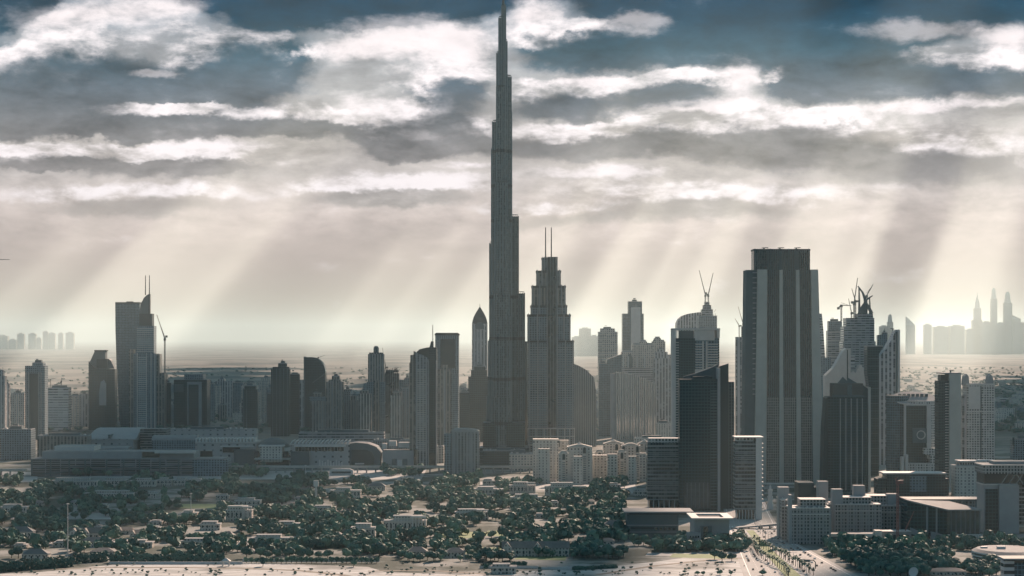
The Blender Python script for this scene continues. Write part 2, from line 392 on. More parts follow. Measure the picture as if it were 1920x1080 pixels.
def crane(label, mast_px, yb_px, ytop_px, tip, tail, d, z_ref_yb, mat='cranepale', w=1.6, group=None, kindn='tower_crane'):
    """mast from row yb_px to ytop_px, jib to the point tip, counter-jib to the point tail (photo columns and rows) at distance d"""
    s = d/F; zz = lambda py: EYE-(py-HY)*s; x0 = X(mast_px, d); z0 = zz(yb_px)
    o = tag(empty(kindn, (x0, d, z0)), label, 'crane', group)
    P = lambda px, py, y=0: ((px-mast_px)*s, y, zz(py)-z0)
    h = zz(ytop_px)-z0
    mb = MB()
    for i in (-1, 1):
        for j in (-1, 1): mb.bar((i*w*.5, j*w*.5, 0), (i*w*.5, j*w*.5, h), w*.42)
    k = 0; z = 0
    while z < h-3: mb.bar((-w*.5*(1 if k % 2 else -1), -w*.5, z), (w*.5*(1 if k % 2 else -1), -w*.5, z+3), w*.3); z += 3; k += 1
    mb.build('mast', M[mat], o)
    mb = MB(); mb.box(-w*1.1, w*1.1, -w*1.2, w*1.2, h-w, h+w*1.4); mb.build('cab', M[mat], o)
    tp = P(*tip); mb = MB(); mb.bar((0, 0, h+w), tp, w*.9, w*.55); mb.bar((0, 0, h+w*3.2), (tp[0]*.8, 0, h+w+(tp[2]-h-w)*.8), w*.3); mb.build('jib', M[mat], o)
    tl = P(*tail); mb = MB(); mb.bar((0, 0, h+w), tl, w*.9); mb.box(tl[0]-w*1.1, tl[0]+w*1.1, -w, w, tl[2]-w*1.6, tl[2]+w*.6); mb.build('counter_jib', M[mat], o)
    return o

# ------------------------------------------------------------------ ground, roads, added shade deck
def ground_material():
    m = bpy.data.materials.new('desert_ground'); m.use_nodes = True; t = NT(m.node_tree); b = t.n['Principled BSDF']
    pos = t.node('ShaderNodeTexCoord').outputs['Object']
    n1 = t.noise(pos, .012, 6, .6); n2 = t.noise(pos, .0012, 6, .62); n3 = t.noise(t.v('MULTIPLY', pos, (.0016, .0007, 0)), 1.0, 7, .65); n4 = t.noise(pos, .09, 4, .6)
    sand = t.mix(n4, (.22, .23, .22), (.335, .345, .325))
    scrub = t.mix(n1, (.035, .055, .048), (.10, .115, .095))
    y = t.xyz(pos)[1]
    near = t.mix(t.ss(n1, .40, .58), sand, scrub)
    far = t.mix(t.ss(n3, .42, .60), (.25, .24, .215), (.06, .075, .072))
    far = t.mix(t.m('MULTIPLY', t.ss(n2, .5, .62), .6), far, (.05, .065, .06))
    t.put(b.inputs['Base Color'], t.mix(t.ss(y, 4200, 5200), near, far))
    b.inputs['Roughness'].default_value = .95; b.inputs['Specular IOR Level'].default_value = .1
    return m
g = MB(); g.face([(-42000, -800, 0), (42000, -800, 0), (42000, 118000, 0), (-42000, 118000, 0)], [(0, 0), (1, 0), (1, 1), (0, 1)])
tag(g.build('ground', ground_material()), kind='structure')

def sheet(name, pts, z, mat, kind='structure'):
    mb = MB(); mb.face([(x, y, z) for x, y in pts], list(pts)); return tag(mb.build(name, mat), kind=kind)
def pix(px, py): d = dist(py); return (X(px, d), d)
SAND = bpy.data.materials.new('pale_sand'); SAND.use_nodes = True
_t = NT(SAND.node_tree); _b = _t.n['Principled BSDF']; _p = _t.node('ShaderNodeTexCoord').outputs['Object']
_n = _t.noise(_t.v('MULTIPLY', _p, (.03, .11, 0)), 1.0, 6, .62); _n2 = _t.noise(_p, .35, 4, .6)
_t.put(_b.inputs['Base Color'], _t.mix(_t.ss(_n2, .62, .74), _t.mix(_t.ss(_t.noise(_p, .012, 5, .6), .48, .66), _t.mix(_t.ss(_n, .36, .62), (.32, .335, .325), (.53, .545, .53)), (.18, .195, .185)), (.12, .13, .11)))
_b.inputs['Roughness'].default_value = .95
M['asphalt'] = plain('asphalt', (.16, .155, .15), .85, .2, .04)
M['paleroad'] = plain('pale_road', (.34, .35, .34), .9, .25, .03)
M['lawn'] = plain('lawn_grass', (.16, .22, .09), .9, .3, .06)
M['paint'] = plain('road_paint', (.75, .73, .70), .7, .1, .2)
# sandy field along the bottom edge, its dirt tracks, the lawns and the sandy lots between the villas
sheet('sand', [pix(*p) for p in ((-60,1110),(1400,1110),(1404,1034),(1390,1036),(1300,1043),(1240,1052),(1160,1061),(1080,1067),(960,1072),(860,1078),(720,1072),(690,1063),(560,1058),(420,1056),(210,1059),(136,1067),(60,1074),(-60,1079))], .05, SAND)
def track(name, pts, w, z, mat):
    P = [pix(*p) for p in pts]; mb = MB(); L = []
    for i, p in enumerate(P):
        a, b = P[max(0, i-1)], P[min(len(P)-1, i+1)]; t = (Vector(b)-Vector(a)).normalized(); n = Vector((-t.y, t.x))*w/2
        L.append(((p[0]+n.x, p[1]+n.y), (p[0]-n.x, p[1]-n.y)))
    for i in range(len(L)-1):
        q = [L[i][1], L[i+1][1], L[i+1][0], L[i][0]]
        mb.face([(x, y, z) for x, y in q], q)
    return tag(mb.build(name, mat), kind='structure')
M['track'] = plain('dirt_track', (.22, .20, .165), .95, .3, .08)
track('dirt_track', [(-20, 1076), (90, 1068), (200, 1064), (330, 1064), (470, 1066), (560, 1070), (640, 1078), (700, 1090)], 9, .12, M['track'])
track('dirt_track', [(690, 1071), (800, 1069), (960, 1080)], 8, .12, M['track'])
track('dirt_track', [(1120, 1078), (1220, 1062), (1330, 1050), (1400, 1046)], 8, .12, M['track'])
for i, pl in enumerate(([(871,1038),(942,1038),(948,1027),(880,1026)], [(962,1049),(1060,1051),(1064,1040),(985,1038)], [(815,1008),(905,1010),(915,998),(830,996)], [(338,953),(423,954),(428,945),(335,945)], [(905,1005),(960,1006),(985,996),(915,995)], [(1255,1045),(1385,1049),(1370,1040),(1262,1038)])):
    sheet('lawn', [pix(*p) for p in pl], .06, M['lawn'])
for pl in ([(-20,974),(255,974),(255,962),(-20,962)], [(425,899),(790,899),(800,880),(430,884)], [(0,905),(70,903),(70,893),(0,894)], [(-10,890),(440,902),(440,893),(-10,884)], [(1210,1042),(1390,1044),(1390,1036),(1215,1036)], [(900,915),(1200,925),(1190,908),(900,903)], [(80,1024),(240,1030),(250,1010),(90,1006)], [(330,1026),(480,1026),(480,1010),(330,1010)], [(-10,1024),(60,1026),(60,1010),(-10,1008)]):
    sheet('sand', [pix(*p) for p in pl], .055, M['paleroad'])
# highway at the right: asphalt, kerbed median, lane paint
RD = [(1900, 206, 326), (2120, 214, 320), (2300, 226, 312), (2440, 236, 306), (2620, 246, 306), (2900, 268, 326), (3300, 300, 356)]
mb = MB()
for (d0, a0, b0), (d1, a1, b1) in zip(RD, RD[1:]): mb.face([(a0, d0, .08), (b0, d0, .08), (b1, d1, .08), (a1, d1, .08)], [(a0, d0), (b0, d0), (b1, d1), (a1, d1)])
tag(mb.build('road', M['paleroad']), kind='structure')
mb = MB()
for (d0, a0, b0), (d1, a1, b1) in zip(RD, RD[1:]):
    for f in (.06, .94):
        q = [(a0+(b0-a0)*f-.4, d0), (a0+(b0-a0)*f+.4, d0), (a1+(b1-a1)*f+.4, d1), (a1+(b1-a1)*f-.4, d1)]
        mb.face([(x, y, .16) for x, y in q], q)
    n = int((d1-d0)/14)
    for k in range(n):
        for f in (.16, .26, .62, .72, .82):
            t0 = k/n; t1 = t0+.35/n
            q = [(a0+(a1-a0)*t+((b0-a0)+((b1-a1)-(b0-a0))*t)*f+e, d0+(d1-d0)*t) for t, e in ((t0, -.2), (t0, .2), (t1, .2), (t1, -.2))]
            mb.face([(x, y, .16) for x, y in q], q)
tag(mb.build('road_marking', M['paint']), kind='structure')
mb = MB()
for (d0, a0, b0), (d1, a1, b1) in zip(RD[:4], RD[1:5]):
    q = [(a0+(b0-a0)*.36, d0), (a0+(b0-a0)*.50, d0), (a1+(b1-a1)*.50, d1), (a1+(b1-a1)*.36, d1)]
    mb.prism(q, .08, .24, None, 0, 1)
tag(mb.build('road_median', [M['pale'], M['lawn']]), kind='structure')

# unseen cloud strips added to shade near air and cut sun into shafts
def shade_deck():
    m = bpy.data.materials.new('shade_deck_cloud'); m.use_nodes = True; t = NT(m.node_tree); b = t.n['Principled BSDF']
    n = t.noise(t.node('ShaderNodeTexCoord').outputs['Object'], .002, 5, .6)
    t.put(b.inputs['Base Color'], t.mix(n, (.30, .34, .37), (.55, .57, .58))); b.inputs['Roughness'].default_value = 1.0
    Hc = 4000.0; k = (Hc-EYE)/SV.z; c0 = (SV.x*k, SV.y*k)
    r = random.Random(5); mb = MB()
    def street(a, b, t0, t1, gap=0.0):
        """shading strip between two bearings (columns of the horizon) from t0 to t1 metres out"""
        n = max(6, int((t1-t0)/350)); L = []
        for i in range(n+1):
            t = t0+(t1-t0)*i/n; e = math.sin(min(1, max(0.02, i/2.0))*math.pi/2)*min(1, max(.02, (n-i)/max(2.0, n*.1)))
            mid = (a+b)/2; hw = (b-a)/2*e
            wa = r.uniform(-.2, .2)*hw; wb = r.uniform(-.2, .2)*hw
            xa = (mid-hw+wa-CX)/F*t; xb = (mid+hw+wb-CX)/F*t
            L.append((xa+c0[0], xb+c0[0], t+c0[1], r.uniform(90, 240)*e+30))
        for (xa, xb, y, h), (xa2, xb2, y2, h2) in zip(L, L[1:]):
            A = [(xa, y, Hc), ((xa+xb)/2, y, Hc-h*.3), (xb, y, Hc), ((xa+xb)/2, y, Hc+h)]
            A2 = [(xa2, y2, Hc), ((xa2+xb2)/2, y2, Hc-h2*.3), (xb2, y2, Hc), ((xa2+xb2)/2, y2, Hc+h2)]
            for i in range(4):
                j = (i+1) % 4; mb.face([A[i], A2[i], A2[j], A[j]], [(0, 0), (1, 0), (1, 1), (0, 1)])
    S = SHADE_STRIPS
    for (a, b, t0, t1) in S:
        if t1 < 12500: street(a, b, t0, t1); continue
        tm = t0+(t1-t0)*.74; street(a, b, t0, tm); t = tm-300      # far part split into pieces so its ground shadow breaks up
        while t < t1-700:
            L_ = r.uniform(900, 1700)*(1.25-.6*(t-tm)/(t1-tm)); w = (b-a)*r.uniform(.82, 1.05); c_ = (a+b)/2+(b-a)*r.uniform(-.08, .08)
            street(c_-w/2, c_+w/2, t, min(t1, t+L_)); t += L_+r.uniform(100, 450)*(.3+1.5*(t-tm)/(t1-tm))
    return tag(mb.build('unseen_shade_clouds', m), kind='stuff')
SHADE_STRIPS = [(-6200, 8200, -2600, 2050),          # added bank that keeps the viewer and near haze in shade
    (-900, -520, 3100, 16000), (-460, -60, 3150, 18500), (20, 62, 3600, 15000), (256, 270, 6500, 9500),
    (345, 620, 2950, 17500), (660, 700, 4200, 12000), (752, 806, 3400, 13000), (880, 896, 5200, 9000), (985, 1050, 5200, 16000), (1140, 1165, 6500, 14000), (1240, 1400, 2250, 3000),
    (1300, 1390, 5600, 15000), (1216, 1230, 7000, 12000), (1660, 1900, 2250, 2700), (1585, 1705, 2950, 18500), (1530, 1544, 6500, 10000), (1855, 2100, 2800, 14500), (2200, 2500, 3000, 16000)]
shade_deck()

# ------------------------------------------------------------------ the great tower
def great_tower():
    b = B('skyscraper', 'tallest tower of the skyline, dark, stepped and needle-topped', 'skyscraper', 945, 872)
    s = b.s; mid = [M['louvre']]
    def wing(xl, xr, ytop, yc, n=14, fins=True):
        cx = b.x((xl+xr)/2); r = (xr-xl)/2*s; z = b.z(ytop)
        mb = MB(); pl = circ(cx, yc, r, n); mb.prism(pl, 0, z); o = b.part('wing_tier', mb, [FA['burj'], M['slate']])
        mb = MB()
        for i in range(0, n):
            a = 2*math.pi*(i)/n
            if math.sin(a) > .35: continue
            x, y = cx+(r+.15)*math.cos(a), yc+(r+.15)*math.sin(a)
            mb.bar((x, y, 0), (x, y, z+1.2), 1.1)
        b.part('steel_fins', mb, [M['slate' if xr > 970 else 'fin']], o)
        for yb_ in (278, 343, 409, 553, 632, 708, 790):
            if yb_ > ytop+12: mb = MB(); mb.prism(circ(cx, yc, r+.75, n), b.z(yb_+6), b.z(yb_)); b.part('louvre_band', mb, mid, o)
        mb = MB()
        for i in range(n):
            a = 2*math.pi*(i+.5)/n; x, y = cx+r*.9*math.cos(a), yc+r*.9*math.sin(a); mb.bar((x, y, z), (x, y, z+3.2), .5)
        mb.prism(circ(cx, yc, r*.93, n), z+3.2, z+3.8)
        b.part('roof_rail', mb, [M['slate']], o)
    # left wing (running back), right wing (running back), front wing, core
    for xl, xr, yt, yc in ((930.7, 946, 96, 36), (922.8, 944, 225, 42), (920.8, 942, 276, 46), (917.2, 938, 455, 52), (914.8, 935, 640, 58), (911.5, 930, 745, 62)):
        wing(xl, xr, yt, yc)
    for xl, xr, yt, yc in ((938, 951, 73, 34), (941, 958.8, 140, 40), (942, 959.8, 206, 44), (953.5, 972.4, 403, 58), (961, 984.2, 549, 66)):
        wing(xl, xr, yt, yc)
    for xl, xr, yt, yc in ((930.5, 948, 162, 22), (929, 952, 342, 14), (927.5, 953, 408, 8), (926, 955, 553, 2), (924, 957, 640, -6), (921, 958, 745, -12)):
        wing(xl, xr, yt, yc)
    wing(934.7, 948.4, 30, 30); wing(940.2, 948.2, 7, 30, 10)
    mb = MB(); x = b.x(943.4); mb.prism(circ(x, 30, 2.6, 8), b.z(7), b.z(-8), circ(x, 30, 1.6, 8)); mb.prism(circ(x, 30, 1.6, 8), b.z(-8), b.z(-24), circ(x, 30, .4, 8))
    b.part('spire', mb, [M['steel']])
    mb = MB(); b.bx(mb, 906, 984, 792, 872, -26, 40); b.bx(mb, 900, 992, 838, 872, -40, 70); b.part('podium', mb, [FA['dark'], M['roof']])
    ledges(b, b.x(899), b.x(993), -40, 4, b.z(840), 7, 1.5, 1.2, 'slate', 'podium_ledges')
great_tower()

def tier_tower():
    b = B('tower', 'dark stepped tower with twin antenna masts, just right of the tallest spire', 'tower', 1033, 868)
    tiers = [(990, 1076, 639, 0, 62), (989, 1070, 590, 4, 58), (995, 1063.5, 573, 8, 54), (997, 1061, 536, 11, 50), (1005.6, 1052, 507.5, 15, 46), (1016, 1041, 483, 19, 42)]
    low = 868
    for (xa, xb, yt, y0, y1) in tiers:
        mb = MB(); b.bx(mb, xa, xb, yt, low, y0, y1); o = b.part('tier', mb, [FA['mid' if yt > 560 else 'midv'], M['roof']])
        mb = MB(); b.bx(mb, 1027.5, 1043.5, yt-2, low, y0-3.2, y0+.1); b.part('center_bay', mb, [FA['darkv'], M['roof']], o)
        mb = MB()
        for x in ((xa+2), (xa+1027)/2, 1026, 1045, (xb+1045)/2, xb-2): mb.box(b.x(x)-.9, b.x(x)+.9, y0-1.6, y0+.1, b.z(low), b.z(yt)+2)
        b.part('pilasters', mb, [M['grey']], o)
        mb = MB(); b.bx(mb, xa-.6, xb+.6, yt-.6, yt+3.4, y0-1.0, y1+.4); b.part('louvre_band', mb, [M['louvre'], M['roof']], o)
        low = yt
    ledges(b, b.x(992), b.x(1026), 0, b.z(800), b.z(648), 4.2, 1.2, 1.0, 'grey', 'balcony_ledges')
    ledges(b, b.x(1046), b.x(1074), 0, b.z(800), b.z(648), 4.2, 1.2, 1.0, 'grey', 'balcony_ledges')
    for x in (1023.4, 1034.2):
        mb = MB(); mb.bar((b.x(x), 26, b.z(483)), (b.x(x), 26, b.z(425)), 2.2, 1.5); b.part('antenna', mb, [M['steel']])
    mb = MB()
    for x in (990, 1005, 1020, 1032, 1046, 1058, 1068, 1077): mb.bar((b.x(x), -6, 0), (b.x(x), -6, b.z(803)), 1.6)
    for y in (803, 818, 834): mb.bar((b.x(989), -6, b.z(y)), (b.x(1078), -6, b.z(y)), 1.6)
    b.part('podium_frame', mb, [M['pale']])
    mb = MB(); b.bx(mb, 984, 989.5, 640, 868, 12, 30); b.part('stair_shaft', mb, [M['black'], M['roof']])
tier_tower()

def sail_tower():   # left: tiered hotel tower with a curved crest
    b = B('tower', 'tiered tower with curved crest and two thin masts, dark, far left group', 'tower', 271, 806)
    mb = MB(); b.bx(mb, 245, 293, 663, 806, 0, 50); o = b.part('shaft', mb, [FA['mid'], M['roof']])
    mb = MB(); b.bx(mb, 254, 288, 611, 663, 4, 44); b.part('tier', mb, [FA['mid'], M['roof']])
    mb = MB(); b.bx(mb, 260, 284, 588, 611, 8, 40); b.part('tier', mb, [M['dark'], M['roof']])
    mb = MB(); mb.slab(b.prof([(258.5, 611), (279.5, 611), (279.5, 551), (275, 552), (268, 558), (262, 570), (259, 588)]), 14, 26, 0, 1); b.part('crest', mb, [M['slate'], M['slate']])
    mb = MB(); mb.slab(b.prof([(277, 611), (279.6, 611), (279.6, 550.5), (277, 550.8)]), 13, 13.9); b.part('crest_edge', mb, [M['dark'], M['dark']])
    for x in (270.5, 278): 
        mb = MB(); mb.bar((b.x(x), 18, b.z(553)), (b.x(x), 18, b.z(516)), 2.2, 1.6); b.part('antenna', mb, [M['steel']])
    for xa, xb, yt, y0 in ((242, 250, 655, -4), (293, 298.5, 664, 6), (298.5, 307, 700, 10)):
        mb = MB(); b.bx(mb, xa, xb, yt, 806, y0, y0+34); b.part('side_bay', mb, [FA['midv'], M['roof']])
    mb = MB()
    for x in (247, 257.5, 275, 283.5, 290.5): mb.box(b.x(x)-1.1, b.x(x)+1.1, -2.2, .1, 0, b.z(662))
    b.part('pilasters', mb, [M['pale']])
    ledges(b, b.x(259.5), b.x(274), 0, 6, b.z(668), 4.6, 1.3, 1.9, 'pale')
    ledges(b, b.x(256), b.x(287), 4, b.z(660), b.z(614), 4.6, 1.3, 1.9, 'pale')
sail_tower()
def lean_tower():
    b = B('tower', 'tall slab tower tapering towards its foot, behind the twin-mast hotel tower', 'tower', 240, 800)
    mb = MB(); mb.slab(b.prof([(225.5, 800), (262, 800), (262, 568), (216, 568), (216.4, 620), (218.6, 690), (222, 750)]), 0, 46); b.part('shaft', mb, [FA['blue'], M['roof']])
    mb = MB(); b.bx(mb, 216.2, 262, 566.5, 569.5, -.6, 46.6); b.bx(mb, 236, 248, 565, 566.5, 8, 20); b.part('parapet', mb, [M['steel'], M['roof']])
lean_tower()
def notch_tower():
    b = B('tower', 'dark tower with sloping shoulders and a notched raised top, far left group', 'tower', 190, 806)
    mb = MB(); mb.slab(b.prof([(166, 806), (200, 806), (200, 691), (180, 691), (166, 678)]), 0, 40); mb.slab(b.prof([(200, 806), (214.6, 806), (214.6, 692), (200, 692)]), 3, 40); b.part('shaft', mb, [FA['dark'], M['slate']])
    mb = MB(); mb.slab(b.prof([(166.5, 691), (213, 691), (206, 676), (202, 673), (196, 673), (196, 657), (176, 658), (167, 678)]), 12, 38); b.part('raised_top', mb, [M['slate'], M['grey']])
    mb = MB(); b.bx(mb, 180, 200, 673, 690, 7, 11.9); b.part('roof_plant', mb, [M['dark'], M['dark']])
    mb = MB(); b.bx(mb, 175, 197.5, 656.4, 658.6, 11, 39); b.part('parapet', mb, [M['steel'], M['roof']])
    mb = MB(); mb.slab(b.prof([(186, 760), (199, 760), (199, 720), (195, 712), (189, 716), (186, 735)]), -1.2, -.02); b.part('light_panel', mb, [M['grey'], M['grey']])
notch_tower()
def quarter_tower():
    b = B('tower', 'dark tower whose roof curves down in a quarter circle, with a jib on top', 'tower', 590, 806)
    arc = [(610, 806), (610, 698)]+[(584+26*math.cos(a), 698-28*math.sin(a)) for a in [i*math.pi/16 for i in range(1, 8)]]+[(584, 670), (570, 670), (570, 806)]
    mb = MB(); mb.slab(b.prof([arc[-1]]+arc[:-1]), 0, 40); b.part('shaft', mb, [FA['dark'], M['slate']])
    mb = MB(); mb.bar((b.x(586), -.8, b.z(718)), (b.x(610), -.8, b.z(700)), 2.4); b.part('light_band', mb, [M['slate']])
    mb = MB(); b.bx(mb, 569.4, 572, 668.8, 806, -.8, 41); b.part('edge_fin', mb, [M['slate'], M['slate']])
    mb = MB(); mb.bar((b.x(592), 10, b.z(672)), (b.x(609), 10, b.z(666)), 1.3, .7); mb.bar((b.x(596), 10, b.z(676)), (b.x(596), 10, b.z(669)), 2.0); b.part('cleaning_jib', mb, [M['steel']])
quarter_tower()
def curved_pair():
    b = B('tower', 'slim pale tower with a curved roof blade and a dark right flank with tall mast', 'tower', 795, 878)
    s = b.s
    mb = MB(); mb.slab(b.prof([(779, 878), (804, 878), (804, 673), (797, 668), (786, 664), (779, 661)]), 0, 26); b.part('front_blade', mb, [FA['vgrey'], M['grey']])
    mb = MB(); b.bx(mb, 778.4, 804.6, 690, 878, -1.0, -.05)
    mb2 = MB(); ledges(b, b.x(782), b.x(799), 0, b.z(846), b.z(690), 3.6, .7, 1.3, 'beige', 'balcony_ledges')
    mb = MB(); mb.slab(b.prof([(767, 878), (779, 878), (779, 660), (775, 658), (775, 665), (769, 666), (769, 680), (767, 680)]), 6, 30); b.part('left_flank', mb, [FA['midv'], M['roof']])
    mb = MB(); mb.slab(b.prof([(804.2, 878), (818.5, 878), (818.5, 652), (812, 651), (812, 640), (808, 640), (804.2, 655)]), 3, 34); b.part('right_flank', mb, [FA['dark'], M['roof']])
    mb = MB(); mb.slab(b.prof([(779.4, 672), (812, 676), (815, 651), (800, 651.5), (786, 655), (781, 660)]), 8, 13); b.part('roof_blade', mb, [M['dark'], M['dark']])
    mb = MB()
    for x in (799.5, 803.4, 818): mb.box(b.x(x)-.8, b.x(x)+.8, -1.4, 3, 0, b.z(676))
    b.part('pilasters', mb, [M['grey']])
    mb = MB(); mb.box(b.x(804.4), b.x(818.3), 2.0, 2.9, 0, b.z(850)); b.part('entrance_glass', mb, [M['black']])
    mb = MB(); mb.bar((b.x(811), 10, b.z(660)), (b.x(811), 10, b.z(609)), 1.8, 1.0); b.part('antenna', mb, [M['grey']])
curved_pair()
def portal_tower():
    b = B('tower', 'broad tower with a dark central glass panel in a paler frame, left of pointed-roof tower', 'tower', 838, 838)
    mb = MB(); b.bx(mb, 816, 860, 627, 838, 0, 50); b.part('shaft', mb, [FA['mid'], M['roof']])
    mb = MB(); b.bx(mb, 826, 853, 636, 690, -1.2, -.05); b.part('glass_panel', mb, [M['dark'], M['dark']])
    mb = MB(); mb.slab(b.prof([(815, 629), (861, 629), (861, 626), (858, 624), (818, 624), (815, 626)]), -1, 51); b.part('roof_cornice', mb, [M['steel'], M['roof']])
    mb = MB(); b.bx(mb, 822, 845, 692, 838, -14, -.1); b.bx(mb, 828, 840, 684, 692, -12, -2); b.part('front_block', mb, [FA['midv'], M['roof']])
    mb = MB(); b.bx(mb, 846, 860, 700, 838, -8, -.1); b.part('front_block', mb, [FA['mid'], M['roof']])
    pilasters(b, [b.x(834)], -14, 0, b.z(694), 3, .9, 'grey')
portal_tower()
def dome_tower():
    b = B('tower', 'pale ribbed tower with steep pointed dark roof beside the tallest tower', 'tower', 899.5, 826)
    w = 14.5*b.s
    mb = MB(); b.bx(mb, 885, 914, 607, 826, 0, 2*w); b.part('shaft', mb, [FA['palev'], M['roof']])
    mb = MB(); c = (0, w)
    def sq(r, n=4): return [(c[0]+r*a, c[1]+r*bb) for a, bb in ((-1, -1), (1, -1), (1, 1), (-1, 1))]
    zs = [607, 601, 594, 586, 579, 575]; rs = [1.0, .93, .78, .5, .2, .03]
    for i in range(5): mb.prism(sq(w*rs[i]), b.z(zs[i]), b.z(zs[i+1]), sq(max(.3, w*rs[i+1])), 0, 0)
    b.part('pointed_roof', mb, [M['dark']])
    mb = MB(); mb.bar((0, w, b.z(577)), (0, w, b.z(569)), 1.6, .4); b.part('finial', mb, [M['steel']])
    mb = MB()
    for x in (887, 893, 899.5, 906, 912): mb.box(b.x(x)-1, b.x(x)+1, -1.4, .1, 0, b.z(606 if x in (887, 912) else 610))
    b.part('pilasters', mb, [M['grey']])
    mb = MB(); n = 12
    arch = [(b.x(899.5)+8*b.s*math.cos(a), b.z(612)+8*b.s*math.sin(a)) for a in [math.pi*i/n for i in range(n+1)]]
    mb.slab([(b.x(891.5), b.z(617)), (b.x(907.5), b.z(617))]+arch, -1.8, -1.42); b.part('arch_panel', mb, [M['slate'], M['slate']])
dome_tower()
T('dark stepped block at the foot of the pointed-roof tower', 878, 915, 706, 828, 'dark', tiers=[(883, 913, 694), (889, 910, 688)], rot=0)
T('dark low block in the gap right of the portal tower', 858, 880, 736, 830, 'dark', kit=True, cat='block', name='office_block')

def egg_tower():
    b = B('tower', 'glass tower with bulging right side and sloping roof, right of the twin-mast tower', 'tower', 1095, 838)
    pr = [(1062, 838), (1119, 838), (1119.5, 790), (1119, 752), (1117.5, 728), (1114, 708), (1100, 694), (1088, 687), (1074, 681), (1062, 679)]
    mb = MB(); mb.slab(b.prof(pr), 20, 62); b.part('shaft', mb, [FA['mirrord'], M['slate']])
    mb = MB()
    for x in range(1078, 1119, 4):
        top = np.interp(x, [1074, 1088, 1100, 1114, 1119], [681, 687, 694, 708, 745]); mb.box(b.x(x)-.5, b.x(x)+.5, 19, 20.1, 0, b.z(top)+.4)
    b.part('mullions', mb, [M['grey']])
egg_tower()
T('pale tower with flat overhanging roof and a roof crane, hazy, left of the two-part tower', 1122, 1158, 622, 806, 'pale', tiers=[(1126, 1153, 617)], led=7, lm='grey')
b = T('hazy two-part tower, dark edges and pale middle, tallest of the hazy cluster', 1167, 1207, 588, 792, 'blue', tiers=[(1178, 1204, 566, 'blue')])
mb = MB(); b.bx(mb, 1183, 1201, 576, 792, -1.4, -.05); b.part('pale_panel', mb, [M['pale'], M['grey']])
b = B('tower', 'dark hazy block with a raking roof behind the striped glass block', 'tower', 1144, 818)
mb = MB(); mb.slab(b.prof([(1123, 818), (1166, 818), (1166, 664), (1138, 674), (1138, 682), (1123, 682)]), 0, 40); b.part('shaft', mb, [FA['blue'], M['slate']])
mb = MB(); b.bx(mb, 1144, 1149, 700, 818, -6, -.1); b.part('stair_shaft', mb, [M['grey'], M['roof']])
roof_kit(b, b.x(1124), b.x(1137), 4, 36, b.z(682), 'grey', 4)
def ziggurat():
    b = B('tower', 'wide stepped apartment tower of the hazy cluster, ragged roofline of setbacks', 'tower', 1215, 806)
    for xa, xb, yt, y0 in ((1166, 1192, 660, 6), (1186, 1226, 646, 10), (1200, 1214, 640, 14), (1224, 1248, 640, 8), (1228, 1240, 634, 12), (1248, 1262, 668, 4)):
        mb = MB(); b.bx(mb, xa, xb, yt, 806, y0, 50); b.part('wing', mb, [FA['pale'], M['roof']])
        mb = MB(); b.bx(mb, xa+2, xb-2, yt-3, yt, y0+5, 40); b.part('roof_plant', mb, [M['grey'], M['roof']])
    mb = MB(); b.bx(mb, 1163, 1225, 690, 806, -14, -.1); b.part('banded_front', mb, [FA['midh'], M['roof']])
    mb = MB()
    for x in (1169, 1178, 1195, 1209, 1231, 1243, 1253): mb.box(b.x(x)-1.6, b.x(x)+1.6, 2.5, 9.9 if x not in (1253,) else 3.9, 0, b.z(668))
    b.part('pilasters', mb, [M['pale']])
    mb = MB(); mb.slab(b.prof([(1176, 690), (1186, 690), (1186, 670), (1183, 664), (1179, 664), (1176, 670)]), 5, 5.9); b.part('arch_panel', mb, [M['slate'], M['slate']])
ziggurat()
b = T('pale slender apartment tower with stepped crown beside balcony tower, hazy cluster', 1226, 1257, 672, 812, 'palev', tiers=[(1229, 1252, 660), (1233, 1246, 655)], piers=5, pm='pale')
def striped():
    b = B('office_block', 'wide block of mirror glass striped by bright vertical fins, behind the cream apartments', 'office block', 1193, 824)
    pr = [(1155, 824), (1231, 824), (1231, 722), (1220, 716), (1205, 709), (1190, 704), (1172, 700), (1155, 698)]
    mb = MB(); mb.slab(b.prof(pr), 0, 40); b.part('shaft', mb, [FA['mirror'], M['slate']])
    mb = MB()
    for i in range(20):
        x = 1156+i*3.9; top = np.interp(x, [1155, 1172, 1190, 1205, 1220, 1231], [698, 700, 704, 709, 716, 722]); mb.box(b.x(x)-.75, b.x(x)+.75, -1.5, .05, 0, b.z(top)+2)
    b.part('fins', mb, [M['pale']])
    mb = MB(); b.bx(mb, 1148, 1154.6, 700, 824, 4, 30); b.part('stair_shaft', mb, [M['grey'], M['roof']])
striped()

